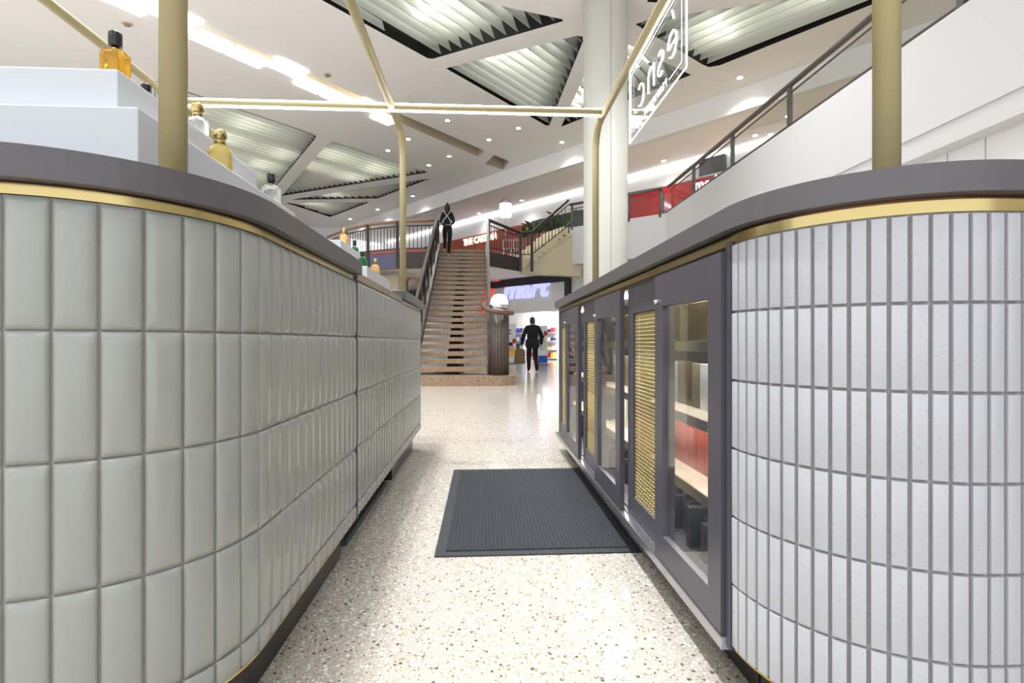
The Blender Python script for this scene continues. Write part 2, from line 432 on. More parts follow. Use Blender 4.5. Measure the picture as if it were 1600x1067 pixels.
# ------------------------------------------------------------------ upper level wall, bulkhead and shop fronts (diagonal)
def along(pt, s, off): q = pt + bu * s + bn * off; return (q.x, q.y)
BL = (bulk_1 - bulk_0).length
bk = prism('wall_bulkhead', [along(bulk_0, 0, 0), along(bulk_0, BL, 0), along(bulk_0, BL, .3), along(bulk_0, 0, .3)], 7.95, CEIL + .3, 'wall_white')
tag(bk, 'white bulkhead band below the edge of the high ceiling', 'wall', kind='structure')
sf = prism('ceiling_soffit', [along(bulk_0, 0, .3), along(bulk_0, BL, .3), along(bulk_0, BL, 3.4), along(bulk_0, 0, 3.4)], 7.98, 8.2, 'ceiling_white')
tag(sf, 'white soffit over the upper walkway', 'ceiling', kind='structure')
uw = prism('wall_upper', [along(bulk_0, -2, 3.0), along(bulk_0, BL, 3.0), along(bulk_0, BL, 3.2), along(bulk_0, -2, 3.2)], 0, 8.0, 'wall_white')
tag(uw, 'white upper shop wall behind the red sign bands', 'wall', kind='structure')
cv = prism('cove_light', [along(bulk_0, 1, 2.86), along(bulk_0, BL - 3, 2.86), along(bulk_0, BL - 3, 2.94), along(bulk_0, 1, 2.94)], 7.86, 7.92, 'cove_glow'); tag(cv, 'bright linear cove light along the top of the upper shop wall', 'light strip')
s_split = 9 + 11.2
t1 = prism('trim_1', [along(bulk_0, 2.0, 2.85), along(bulk_0, s_split, 2.85), along(bulk_0, s_split, 3.0), along(bulk_0, 2.0, 3.0)], 5.35, 6.95, 'red_fascia_hazed'); tag(t1, 'red shop sign band with haze painted into its colour, behind the stair landing', 'trim', kind='structure')
t2 = prism('trim_2', [along(bulk_0, s_split, 2.85), along(bulk_0, BL - 6, 2.85), along(bulk_0, BL - 6, 3.0), along(bulk_0, s_split, 3.0)], 6.0, 7.14, 'red_fascia'); tag(t2, 'bright red shop sign band on the upper level', 'trim', kind='structure')
t3 = prism('trim_3', [along(bulk_0, s_split, 2.82), along(bulk_0, BL - 6, 2.82), along(bulk_0, BL - 6, 3.0), along(bulk_0, s_split, 3.0)], 7.14, 7.20, 'panel_white'); tag(t3, 'thin pale capping above the sign bands', 'trim', kind='structure')
gw = prism('window_1', [along(bulk_0, s_split, 2.9), along(bulk_0, BL - 6, 2.9), along(bulk_0, BL - 6, 3.0), along(bulk_0, s_split, 3.0)], 5.05, 6.0, 'slate'); tag(gw, 'dark shop glazing below the red sign band', 'window', kind='structure')
def wall_text(px, py, body, size, m, name, label, xs=1.0, bold=0.0):
    best = None
    for i in range(4000):
        q = bulk_0 + bu * (BL * i / 4000) + bn * 2.82
        d = q.y * math.cos(TH) + q.x * math.sin(TH); xc = q.x * math.cos(TH) - q.y * math.sin(TH)
        e = abs(800 + F * xc / d - px)
        if best is None or e < best[0]: best = (e, q, d)
    _, q, d = best
    z = H + (533.5 - py) / F * d
    M = Matrix.Translation((q.x, q.y, z)) @ Matrix(((bu.x, 0, -bn.x, 0), (bu.y, 0, -bn.y, 0), (0, 1, 0, 0), (0, 0, 0, 1)))
    o = text_mesh(name, body, size, 0.03, m, M, None, xs=xs, bold=bold); tag(o, label, 'sign letters'); return o
wall_text(724, 384, 'THE CAKE MA', 0.52, 'warm_letter', 'shop_sign_letters', 'glowing cream capital letters on the hazed red shop band behind the stairs', xs=.88, bold=.012)
wall_text(1085, 298, 'medibank', 0.60, 'white_letter', 'shop_sign_letters', 'glowing white lower-case letters on the red upper shop band', xs=.85, bold=.006)
def on_wall(px, off):
    best = None
    for i in range(3000):
        q = bulk_0 + bu * (BL * i / 3000) + bn * off
        d = q.y * math.cos(TH) + q.x * math.sin(TH); xc = q.x * math.cos(TH) - q.y * math.sin(TH)
        e = abs(800 + F * xc / d - px)
        if best is None or e < best[0]: best = (e, q, d)
    return best[1], best[2]
ga, da = on_wall(1092, 2.8); gb, db = on_wall(1132, 2.8)
gp = prism('window_2', [ga, gb, gb + bn * .2, ga + bn * .2], 7.22, 7.82, 'slate'); tag(gp, 'grey louvred window above the red sign band', 'window', kind='structure')
gz, dz = on_wall(830, 2.7); gy, dy = on_wall(925, 2.7)
gp = prism('wall_slate', [gz, gy, gy + bn * .15, gz + bn * .15], 5.0, 6.95, 'slate'); tag(gp, 'slate grey backing wall behind the upper planters', 'wall', kind='structure')
for px, py, l in ((1037, 251, 'above the red shop band, just right of the column'), (1180, 211, 'above the glowing white shop letters'), (1232, 181, 'behind the glass balustrade at upper right'),
                  (815, 313, 'above the lantern'), (748, 333, 'right of the woman')):
    downlight(px, py, 7.98, 'round downlight in the walkway soffit ' + l, 0.09)

# far wall and left side
fw = box('wall_far', (-24, bulk_0.y, 0), (bulk_0.x + .5, bulk_0.y + .3, CEIL + .3), 'wall_white'); tag(fw, 'white far wall at the left end of the mall', 'wall', kind='structure')
wl = box('wall_left_shading', (-24.3, 16, 0), (-24, 38, CEIL), 'wall_white'); tag(wl, 'unseen white side wall added at the far left to shade the far wall', 'wall', kind='structure')  # side wall put in out of view to keep light off the far wall

# ------------------------------------------------------------------ round column
cp = cw((946 - 800) / F * 11.76, 11.76 + .0)
t = empty('round_column', (cp[0], cp[1], 0), 'tall round off-white column rising to the ceiling behind the right counter', 'column')
lathe('shaft', [(.5, 0), (.5, CEIL - .06)], (cp[0], cp[1], 0), 'column_paint', t, 48)
lathe('shadow_gap', [(.46, CEIL - .06), (.46, CEIL + .02)], (cp[0], cp[1], 0), 'recess_black', t, 32)
box('seam', (cp[0] - .004, cp[1] - .502, 0), (cp[0] + .004, cp[1] - .49, CEIL - .06), 'steel', t)

# ------------------------------------------------------------------ right upper floor with white fascia and glass balustrade
XR = 5.95; ZF = 5.08; ZR = ZF + 0.84
cA = Vector(cw(*[(890 - 800) / F * 18.8, 18.8])); cB = at_z(1043, 333, ZF).to_2d(); cC = Vector((XR, -6)); cB = Vector((XR, cB.y))
fas = prism('wall_right', [cA, cB, cC, (XR + .35, -6), (XR + .35, cB.y + .15), (cA.x + .25, cA.y + .25)], 3.72, ZF, 'panel_white'); tag(fas, 'large white fascia of the upper floor on the right', 'wall', kind='structure')
fas2 = prism('trim_4', [(XR + .03, cB.y - .3), (XR + .03, -6), (XR + .4, -6), (XR + .4, cB.y - .3)], 3.44, 3.72, 'panel_white'); tag(fas2, 'white lower return of the right fascia', 'trim', kind='structure')
upf = prism('floor_upper', [cA + Vector((.3, .4)), cB + Vector((.3, .1)), cC + Vector((.3, 0)), (22, -6), (22, 12), along(bulk_0, BL - 8, 3.0), along(bulk_0, 12, 3.0)], ZF - .3, ZF - .02, 'cream'); tag(upf, 'upper walkway floor on the right', 'floor', kind='structure')
rp = empty('wall_panelled', (XR + .6, 4, 0), 'pale panelled shop wall under the right fascia', 'wall', kind='structure')
for i in range(36):
    y = -5.5 + i * .525
    box('panel', (XR + .30, y, .02), (XR + .36, y + .505, 3.44), 'wall_white', rp)
box('shop_opening', (XR + .28, -5.5, .02), (XR + .295, 5.4, 2.36), 'recess_black', rp)
bal = empty('glass_balustrade', (XR, 8, ZF), 'steel and glass balustrade along the upper floor on the right', 'balustrade')
yc = cB.y
tube('handrail', [(XR + .05, -5, ZR), (XR + .05, yc - .1, ZR)], .055, 'steel', bal, 10)
tube('glass_rail', [(XR + .05, -5, ZR - .16), (XR + .05, yc - .1, ZR - .16)], .018, 'steel', bal, 8)
tube('bottom_rail', [(XR + .05, -5, ZF + .06), (XR + .05, yc - .1, ZF + .06)], .022, 'steel', bal, 8)
py_list = [XR / ((px - 755) / F) for px in (1038, 1088, 1151, 1245, 1390)] + [6.1, 3.0]
for k, y in enumerate(py_list):
    box('post', (XR + .02, y - .05, ZF - .06), (XR + .08, y + .05, ZR), 'steel', bal)
    y0 = py_list[k + 1] + .08 if k + 1 < len(py_list) else y - 2.5
    box('glass_pane', (XR + .045, y0, ZF + .08), (XR + .055, y - .08, ZR - .17), 'clear_glass', bal)
bd = (cA - cB).normalized()
e0 = cB + bd * .1; e1 = cA
tube('handrail', [(e0.x, e0.y, ZR), (e1.x, e1.y, ZR)], .05, 'steel', bal, 10)
tube('glass_rail', [(e0.x, e0.y, ZR - .17), (e1.x, e1.y, ZR - .17)], .018, 'steel', bal, 8)
for f in (.03, .34, .62, .97):
    q = e0 + (e1 - e0) * f
    tube('post', [(q.x, q.y, ZF - .1), (q.x, q.y, ZR)], .04, 'steel', bal, 8)
for f0, f1 in ((.05, .32), (.36, .6), (.64, .95)):
    a = e0 + (e1 - e0) * f0; b = e0 + (e1 - e0) * f1
    quadwall('glass_pane', a, b, ZF + .05, ZR - .18, .01, 'clear_glass', bal)

# ------------------------------------------------------------------ stairs, landing, bridge
ZL = 3.86; NST = 23
sx0, sx1 = -1.42, 0.10; SY0 = 10.75; RUN = 0.262; RISE = (ZL - .2) / NST
st = empty('staircase', (-.65, SY0, 0), 'wide open-riser staircase with brown terrazzo treads rising to the upper landing', 'staircase')
pl = []
for k in range(13):
    a = -PI / 2 + PI * k / 12
    pl.append((.28 + .42 * math.cos(a), SY0 + .02 + .42 * math.sin(a)))
plinth = prism('plinth', [(-2.1, SY0 - .4)] + pl + [(-2.1, SY0 + .44)], 0, .2, 'terrazzo_tread', st)
for k in range(1, NST + 1):
    z = .2 + k * RISE; y = SY0 + (k - 1) * RUN
    box('tread', (sx0 + .03, y, z - .095), (sx1 - .03, y + RUN + .05, z), 'terrazzo_tread', st, .006)
ang = math.atan2(RISE, RUN); SL = math.hypot(RISE, RUN) * NST
def slope_beam(name, x0, x1, off, dep, m, ystart=0.0, yend=None):
    bm = bmesh.new(); yend = NST * RUN if yend is None else yend
    vs = []
    for x in (x0, x1):
        for y, dz in ((ystart, off), (yend, off), (yend, off - dep), (ystart, off - dep)):
            vs.append(bm.verts.new((x, SY0 + y, max(.2, .2 + y * RISE / RUN + dz))))
    for f in ((0, 1, 2, 3), (7, 6, 5, 4), (0, 4, 5, 1), (1, 5, 6, 2), (2, 6, 7, 3), (3, 7, 4, 0)): bm.faces.new([vs[i] for i in f])
    return finish(name, bm, m, st)
slope_beam('stringer', sx0 - .07, sx0 + .02, .22, .34, 'dark_steel')
slope_beam('stringer_cap', sx0 - .075, sx0 + .025, .235, .015, 'steel')
slope_beam('handrail_cap', sx0 - .10, sx0 - .08, 1.135, .015, 'chrome')
slope_beam('stringer', sx1 - .02, sx1 + .05, .22, .34, 'brown_steel')
slope_beam('center_beam', -.78, -.52, -.08, .26, 'dark_steel')
slope_beam('handrail', sx0 - .13, sx0 - .05, 1.12, .08, 'dark_steel', 0, NST * RUN + .1)
slope_beam('side_panel', sx0 - .13, sx0 - .09, .95, .42, 'dark_steel', 0, NST * RUN)
slope_beam('handrail', sx1 + .0, sx1 + .07, 1.12, .07, 'brown_steel', 0, NST * RUN + .1)
slope_beam('middle_rail', sx1 + .02, sx1 + .06, .7, .05, 'brown_steel')
for k in range(0, NST + 1, 3):
    y = SY0 + k * RUN; z = .2 + k * RISE
    for x in (sx0 - .06, sx1 + .035): tube('baluster_post', [(x, y, z), (x, y, z + 1.05)], .03, 'dark_steel', st, 8)
for y, z in ((1.4, 0), (3.9, 0)):
    box('support_post', (-.72, SY0 + y, 0), (-.56, SY0 + y + .16, .15 + y * RISE / RUN), 'dark_steel', st)
tube('strut', [(-.65, SY0 + .2, .2), (-1.6, SY0 + 2.4, .05)], .06, 'dark_steel', st, 8)
tube('end_rail', [(sx0 - .09, SY0, 1.25), (sx0 - .2, SY0 - .12, 1.32), (sx0 - .42, SY0 - .1, 1.3), (sx0 - .5, SY0 - .02, 1.15), (sx0 - .5, SY0, .2)], .045, 'brown_rail', st, 8)
for k in range(3): tube('baluster', [(sx0 - .42 + k * .11, SY0 - .05, .2), (sx0 - .42 + k * .11, SY0 - .05, 1.05)], .012, 'dark_steel', st, 6)
nw = empty('balustrade_end', tuple(at_d(644, 540, 12.5).to_2d()) + (0,), 'dark looped balustrade end beside the far left gold pole, left of the stairs', 'balustrade')
q = [at_d(x, y, 12.5) for x, y in ((634, 470), (634, 440), (637, 434), (644, 432), (651, 435), (655, 442), (655, 470))]
tube('loop_rail', [(q[0].x, q[0].y, 0)] + [tuple(v) for v in q] + [(q[-1].x, q[-1].y, 0)], .05, 'brown_rail', nw, 8)
for x in (640, 645, 650):
    v = at_d(x, 446, 12.5); tube('baluster', [(v.x, v.y, 0), tuple(v)], .014, 'dark_steel', nw, 6)
# bollard newel with white dome
bx, by = .335, SY0 - .02
t = empty('bollard_lamp', (bx, by, .2), 'brown metal bollard with a white dome at the foot of the stairs', 'bollard')
lathe('bollard_body', [(.2, .2), (.2, 1.55)], (bx, by, 0), 'brown_steel', t, 28)
lathe('bollard_collar', [(.205, 1.55), (.205, 1.66), (.19, 1.67)], (bx, by, 0), 'chrome', t, 28)
lathe('dome', [(.19, 1.67), (.185, 1.75), (.16, 1.82), (.11, 1.87), (.05, 1.895), (.005, 1.9)], (bx, by, 0), 'dome_glow', t, 28)
for k in range(10):
    a = -PI + k * PI / 9
    tube('rib', [(bx + .2 * math.cos(a), by + .2 * math.sin(a), .2), (bx + .2 * math.cos(a), by + .2 * math.sin(a), 1.55)], .006, 'dark_steel', t, 6)
pts = [(sx1 + .03, SY0 + .3, 1.78), (sx1 - .06, SY0 - .05, 1.68), (sx1 - .1, SY0 - .22, 1.60), (sx1, SY0 - .36, 1.54), (.2, SY0 - .38, 1.51), (.36, SY0 - .36, 1.49), (.52, SY0 - .28, 1.49), (.6, SY0 - .15, 1.49)]
tube('loop_handrail', pts, .05, 'brown_rail', t, 10)
tube('rail_bracket', [(.5, SY0 - .28, 1.49), (.4, SY0 - .1, 1.4)], .015, 'dark_steel', t, 6)
# landing
YT = SY0 + NST * RUN
lr = at_d(814, 403, 18.1)
ld = prism('floor_landing', [(sx0 - .2, YT - .05), (sx1 + .1, YT - .05), (lr.x, lr.y), (lr.x + 1.2, lr.y + 2.0), along(bulk_0, 13, 3.0), along(bulk_0, 6, 3.0), (-9, 24), at_d(505, 374, 19.9).to_2d(), at_d(520, 367, 19.0).to_2d(), at_d(575, 355, 17.7).to_2d()], ZL - .2, ZL - .02, 'dark_steel'); tag(ld, 'dark edged upper landing and bridge floor', 'floor', kind='structure')
def rail_run(name, pts, z0s, z1s, label, m_rail, step=.13, posts=True):
    t = empty(name, (pts[0][0], pts[0][1], z0s[0]), label, 'balustrade')
    P = [Vector((p[0], p[1])) for p in pts]
    tube('handrail', [(p.x, p.y, z) for p, z in zip(P, z1s)], .05, m_rail, t, 8)
    tube('upper_rail', [(p.x, p.y, z - .16) for p, z in zip(P, z1s)], .018, 'dark_steel', t, 6)
    tube('lower_rail', [(p.x, p.y, z + .1) for p, z in zip(P, z0s)], .018, 'dark_steel', t, 6)
    for i in range(len(P) - 1):
        d = (P[i + 1] - P[i]).length; n = max(1, int(d / step))
        for k in range(n):
            f = k / n; q = P[i].lerp(P[i + 1], f); z0 = z0s[i] + (z0s[i + 1] - z0s[i]) * f; z1 = z1s[i] + (z1s[i + 1] - z1s[i]) * f
            if k == 0 and posts: box('post', (q.x - .05, q.y - .05, z0 - .5), (q.x + .05, q.y + .05, z1), 'dark_steel', t)
            else: tube('baluster', [(q.x, q.y, z0 + .08), (q.x, q.y, z1 - .14)], .014, 'dark_steel', t, 5)
    return t
br = [at_z(x, y, ZL + 1.0).to_2d() for x, y in ((684, 344), (621, 346), (575, 351), (540, 359), (512, 370))]
rail_run('bridge_balustrade', br, [ZL] * 5, [ZL + 1.0] * 5, 'curved balustrade with timber handrail along the bridge left of the stairs', 'timber_rail')
bm_pts = [p for p in br]
bf = empty('trim_5', (br[0].x, br[0].y, ZL - .6), 'dark fascia below the curved bridge balustrade', 'trim', kind='structure')
for i in range(4): quadwall('fascia_segment', br[i + 1], br[i], ZL - .55, ZL - .02, -.12, 'bridge_purple' if i == 1 else 'dark_steel', bf)
for i in range(4): quadwall('edge_strip', br[i + 1], br[i], ZL - .04, ZL + .12, -.06, 'rust_panel', bf)
# landing right balustrade then steps up
r0 = Vector((sx1 + .08, YT - .05)); r1 = at_d(813, 400, 18.0).to_2d(); r2 = at_d(831, 400, 18.0).to_2d(); r3 = at_d(888, 360, 18.7).to_2d()
rail_run('landing_balustrade', [r0, r1, r2, r3], [ZL, ZL, ZL, ZF - .05], [ZL + 1.0, ZL + .86, ZL + .88, ZF + .98], 'dark steel balustrade right of the stair top, rising along the short steps', 'dark_steel')
prism('fascia', [r0, r1, r1 + Vector((.1, .12)), r0 + Vector((.1, .12))], ZL - .5, ZL - .02, 'dark_steel', st)
ns = 7; sw = empty('short_stair', (r2.x, r2.y, 0), 'short cream stair from the landing up to the right walkway', 'staircase')
dv = (r3 - r2) / ns; nv = Vector((-dv.y, dv.x)).normalized() * 1.6
for k in range(ns):                     # steps
    a = r2 + dv * k; b = r2 + dv * (k + 1); z = ZL + (ZF - ZL) * (k + 1) / ns
    prism('step', [a, b, b + nv, a + nv], z - .3, z, 'cream', sw)
bm = bmesh.new()
A = [(r1, ZL - .05), (r2, ZL - .02), (r3, ZF - .25), (r3 + Vector((.5, .1)), ZF - .05), (r3 + Vector((.5, .1)), 3.3), (r1, 3.3)]
fr_ = [bm.verts.new((p.x, p.y + .03, z)) for p, z in A]; bk_ = [bm.verts.new((p.x, p.y + .4, z)) for p, z in A]
bm.faces.new(fr_); bm.faces.new(bk_)
for k in range(6): bm.faces.new((fr_[k], fr_[(k + 1) % 6], bk_[(k + 1) % 6], bk_[k]))
finish('stringer_wall', bm, 'cream', sw)
# planter and plants, lantern on the landing
pa = at_d(795, 390, 20.6).to_2d(); pb = at_d(884, 380, 19.9).to_2d()
plt = empty('planter', (pa.x, pa.y, ZL), 'long rust red panelled planter behind the landing balustrade', 'planter')
n = 9
for k in range(n):
    a = pa.lerp(pb, k / n); b = pa.lerp(pb, (k + .93) / n); quadwall('panel', a, b, ZL, ZL + 1.15 + .35 * k / n, -.08, 'rust_panel', plt)
quadwall('planter_back', pa + Vector((0, .12)), pb + Vector((0, .12)), ZL, ZL + 1.0, -.5, 'rust_panel', plt)
def fern(c, h, nleaf, label):
    t = empty('potted_fern', c, label, 'plant', 'planter ferns')
    for k in range(nleaf):
        a = k * 2 * PI / nleaf + random.uniform(-.3, .3); l = h * random.uniform(.7, 1.1); bm = bmesh.new()
        row = []
        for i in range(6):
            f = i / 5; r = l * .8 * f; z = l * (1.1 * f - .75 * f * f); wd = .085 * math.sin(PI * min(.98, f * .9 + .08))
            d = Vector((math.cos(a), math.sin(a), 0)); s = Vector((-d.y, d.x, 0))
            m = Vector(c) + d * r + Vector((0, 0, z)); row.append((bm.verts.new(m + s * wd), bm.verts.new(m - s * wd)))
        for p, q in zip(row, row[1:]): bm.faces.new((p[0], p[1], q[1], q[0]))
        finish('frond', bm, 'leaf', t)
pm = lambda f, z: (pa.lerp(pb, f).x, pa.lerp(pb, f).y + .35, z)
fern(pm(.28, ZL + 1.15), 1.0, 11, 'leafy green fern at the left end of the rust planter')
fern(pm(.5, ZL + 1.2), 1.4, 12, 'tall green fern in the middle of the rust planter')
fern(pm(.74, ZL + 1.3), .9, 10, 'low green fern right of the middle in the rust planter')
fern(pm(.95, ZL + 1.4), 1.5, 12, 'tallest green fern at the right end of the rust planter')
lp = at_d(790, 338, 21.5)
t = empty('lantern', (lp.x, lp.y, ZL), 'glowing white cylindrical lantern with a hoop handle beyond the landing', 'lantern')
lathe('shade', [(.24, -.02), (.25, .5), (.24, .52)], (lp.x, lp.y, lp.z), 'lantern_glow', t, 24)
tube('hoop_handle', [(lp.x + .19 * math.cos(PI * k / 12), lp.y, lp.z + .5 + .26 * math.sin(PI * k / 12)) for k in range(13)], .014, 'dark_steel', t, 6)
tube('stand', [(lp.x, lp.y, ZL), (lp.x, lp.y, lp.z)], .03, 'steel', t, 8)
# cafe chairs seen as a pale tangle behind the bars
def cafe_chair(px, label):
    p = at_d(px, 396, 19.0); t = empty('cafe_chair', (p.x, p.y, ZL), label, 'chair', 'cafe chairs on the landing')
    x, y = p.x, p.y
    for dx in (-.18, .18):
        for dy in (-.18, .18): tube('leg', [(x + dx * 1.2, y + dy * 1.2, ZL), (x + dx, y + dy, ZL + .45)], .014, 'panel_white', t, 6)
    box('seat', (x - .2, y - .2, ZL + .44), (x + .2, y + .2, ZL + .47), 'panel_white', t)
    tube('backrest', [(x - .19, y + .19, ZL + .45), (x - .2, y + .24, ZL + .85), (x + .2, y + .24, ZL + .85), (x + .19, y + .19, ZL + .45)], .016, 'panel_white', t, 6)
cafe_chair(795, 'white wire cafe chair behind the landing balustrade, nearer the stairs')
cafe_chair(806, 'white wire cafe chair behind the landing balustrade, farther from the stairs')

# ------------------------------------------------------------------ ground floor shop behind the stairs
K0 = Vector(cw((893 - 800) / F * 20.0, 20.0)); K1 = Vector(cw((776 - 800) / F * 22.8, 22.8)); kd = (K1 - K0).normalized(); kn = Vector((kd.y, -kd.x))
if kn.y < 0: kn = -kn
KL = 11.0; ZT = 3.55
def kp(s, off): q = K0 + kd * s + kn * off; return Vector((q.x, q.y))
def kwall(name, s0, s1, o0, o1, z0, z1, m, parent=None): return prism(name, [kp(s0, o0), kp(s1, o0), kp(s1, o1), kp(s0, o1)], z0, z1, m, parent)
sh = empty('wall_shopfront', (K0.x, K0.y, 0), 'dark framed shopfront with white sign panel under the landing', 'wall', kind='structure')
kwall('frame_head', 0, KL, -.12, .3, ZT - .28, ZT, 'shop_dark', sh)
kwall('frame_post', 0, .26, -.12, .3, 0, ZT - .28, 'shop_dark', sh)
kwall('frame_post', KL - .26, KL, -.12, .3, 0, ZT - .28, 'shop_dark', sh)
kwall('sign_panel', .26, KL - .26, .0, .12, 2.12, ZT - .28, 'wall_white', sh)
kwall('head_wall', -4, KL + 2, .3, .45, ZT, 3.6, 'wall_white', sh)
kwall('side_wall', -6, 0, 0, .3, 0, 3.9, 'column_paint', sh)
so = kwall('ceiling_shop', 0, KL, .3, 11, 2.55, 2.65, 'shop_white'); tag(so, 'bright white shop ceiling', 'ceiling', kind='structure')
sb = kwall('wall_shop_back', 0, KL, 10.6, 11, 0, 2.6, 'shop_white'); tag(sb, 'bright white back wall inside the shop', 'wall', kind='structure')
ss = kwall('wall_shop_side', 0, .1, .3, 11, 0, 2.6, 'wall_white'); tag(ss, 'white side wall inside the shop', 'wall', kind='structure')
us = prism('ceiling_under_landing', [(-9, 21.5), (-3.2, YT + 1.6), (-1.6, YT + .3), (.3, YT + .6), (r2.x, r2.y + .5), (r3.x + .5, r3.y + .5), (5, 22), kp(0, .45), kp(KL + 2, .45), (-10, 26)], 3.60, 3.65, 'ceiling_white'); tag(us, 'white underside of the upper landing', 'ceiling', kind='structure')
for k, (s, l) in enumerate(((1.2, 'nearest to the post'), (3.0, 'in the middle'), (5.2, 'behind the stairs'))):
    for q in range(3):
        b = kwall('shop_light', s, s + 1.3, 1.6 + q * 2.6, 1.75 + q * 2.6, 2.5, 2.55, 'led'); tag(b, 'bright linear light on the shop ceiling %s, %s row' % (l, ('front', 'middle', 'back')[q]), 'ceiling light', 'shop ceiling lights')
for k, (s_, o_) in enumerate(((1.8, 2.4), (4.5, 3.5), (2.5, 7.5), (7.5, 4))):  # extra panel lights added to brighten the shop interior
    p = kp(s_, o_); fx = empty('shop_fill_light', (p.x, p.y, 2.5), 'added square white panel light brightening the shop from its ceiling ' + ('near the entrance', 'behind the stairs', 'at the back', 'far left')[k], 'ceiling light', 'added shop panel lights')
    rbox('fill_panel', (p.x, p.y, 2.535), (.7, .7, .03), math.atan2(kd.y, kd.x), 'led', fx)
    l = bpy.data.lights.new('shop_fill_lamp', 'AREA'); l.size = .6; l.energy = 90
    lo = bpy.data.objects.new('shop_fill_lamp', l); COL.objects.link(lo); setp(lo, fx); lo.location = (p.x, p.y, 2.51)
# sign letters: red K, blue remainder
def sign_M(s, z, off=-.02): q = kp(s, off); d = -kd; return Matrix.Translation((q.x, q.y, z)) @ Matrix(((d.x, 0, -kn.x, 0), (d.y, 0, -kn.y, 0), (0, 1, 0, 0), (0, 0, 0, 1)))
def s_at(px):
    best = None
    for i in range(2000):
        q = kp(KL * i / 2000, 0); d = q.y * math.cos(TH) + q.x * math.sin(TH); xc = q.x * math.cos(TH) - q.y * math.sin(TH); e = abs(800 + F * xc / d - px)
        if best is None or e < best[0]: best = (e, KL * i / 2000, d)
    return best[1], best[2]
s, d = s_at(786); zz = H + (533.5 - 467) / F * d
o = text_mesh('sign_letters', 'mart', 1.12, .05, 'blue_letter', sign_M(s, zz), None, shear=.25, xs=1.16, bold=.04); tag(o, 'glowing blue slanted lower-case letters on the white shop sign', 'sign letters')
s, d = s_at(747); zz = H + (533.5 - 487) / F * d
o = text_mesh('sign_letters', 'K', 2.25, .05, 'red_letter', sign_M(s, zz, -.03), None, shear=.25, xs=.95, bold=.04); tag(o, 'large red slanted capital letter on the white shop sign', 'sign letters')
# posters and stock
def standee(px, d, wd, h, face, label, blue=False):
    p = at_d(px, 540, d); t = empty('poster_stand', (p.x, p.y, 0), label, 'poster stand', 'shop entrance posters')
    x, y = p.x, p.y
    box('board', (x - wd / 2, y, .04), (x + wd / 2, y + .04, h), 'poster_white', t)
    box('base', (x - wd / 2, y - .1, 0), (x + wd / 2, y + .14, .05), 'steel', t)
    def disc(name, cx, cz, rx, rz, m, dy):
        bm = bmesh.new(); r = bmesh.ops.create_circle(bm, cap_ends=True, segments=20, radius=1)
        for v in bm.verts: v.co = Vector((x + cx + v.co.x * rx, y - dy, cz + v.co.y * rz))
        finish(name, bm, m, t)
    fx, fz = face
    disc('print', fx, fz - .16, wd * .42, .24, 'poster_mint' if blue else 'poster_yellow', .003)
    disc('print', fx, fz, wd * .24, .15, 'poster_skin', .006)
    disc('print', fx, fz + .14, wd * .22, .07, 'hair', .009)
    disc('print', fx + wd * .32, fz + .26, .08, .1, 'poster_red', .007)
    if blue: box('print', (x - .14, y - .012, .08), (x + .2, y - .004, .36), 'poster_blue', t)
    for k in range(2): box('print', (x - wd * .42, y - .01, h - .3 - k * .12), (x + wd * .05, y - .004, h - .25 - k * .12), 'navy', t)
standee(798, 20.5, .42, 1.62, (0, .66), 'tall white poster board with a face, left of the walking man')
standee(847, 19.6, .42, 1.5, (0, .95), 'white poster board with a blue box print, right of the walking man', True)
def gondola(s, off, ln, h, cols, label):
    a = kp(s, off); t = empty('shop_shelf', (a.x, a.y, 0), label, 'shelf', 'shop shelves')
    r = math.atan2(kd.y, kd.x); c = kp(s + ln / 2, off)
    rbox('shelf_back', (c.x, c.y, h / 2), (ln, .08, h), r, 'poster_white', t)
    k = 0; z = .12
    while z < h - .2:
        q = kp(s + ln / 2, off - .18); rbox('shelf_board', (q.x, q.y, z), (ln, .36, .03), r, 'poster_white', t)
        n = int(ln / .24)
        for i in range(n):
            g_ = kp(s + .12 + i * .24, off - .2); hh = random.uniform(.14, .26)
            pk = rbox('packet', (g_.x, g_.y, z + .015 + hh / 2), (.17, .2, hh), r, cols[(k + i * 3) % len(cols)])
            tag(pk, 'small shop packet standing on the ' + label, 'packet', 'packets on the ' + label)
        z += .4; k += 1
gondola(.9, 4.2, 1.7, 1.75, ['navy', 'poster_white', 'poster_red', 'slate'], 'white shop shelf behind the walking man')
gondola(3.0, 3.0, 1.6, 1.9, ['poster_yellow', 'poster_white', 'navy', 'poster_red'], 'white shop shelf left of the walking man')
gondola(5.4, 3.5, 2.4, 1.6, ['navy', 'poster_white', 'poster_blue', 'slate'], 'white shop shelf seen through the stair treads')
sg = kp(1.1, 1.9)
t = empty('display_cabinet', (sg.x, sg.y, 0), 'dark framed display cabinet with a purple strip at the right of the shop entrance', 'cabinet')
r = math.atan2(kd.y, kd.x)
rbox('cabinet_base', (sg.x, sg.y, .1), (.9, .5, .2), r, 'shop_dark', t); rbox('white_goods', (sg.x, sg.y, .42), (.85, .45, .44), r, 'poster_white', t, .03)
rbox('dark_panel', (sg.x, sg.y + .1, 1.0), (.85, .1, .72), r, 'slate', t); rbox('purple_strip', (sg.x - .3, sg.y, 1.72), (.16, .06, .7), r, 'purple', t)
rbox('top_bar', (sg.x, sg.y, 2.1), (.9, .1, .06), r, 'shop_dark', t)
for x in (-.42, .42):
    q = sg + kd * x; rbox('upright', (q.x, q.y, 1.05), (.05, .06, 2.1), r, 'shop_dark', t)
# wall under the bridge at left
ub = prism('wall_under_bridge', [(-12, 21.5), (-3.2, 19.6), (-3.2, 19.9), (-12, 21.8)], 0, 3.4, 'cream'); tag(ub, 'cream wall under the bridge left of the stairs', 'wall', kind='structure')

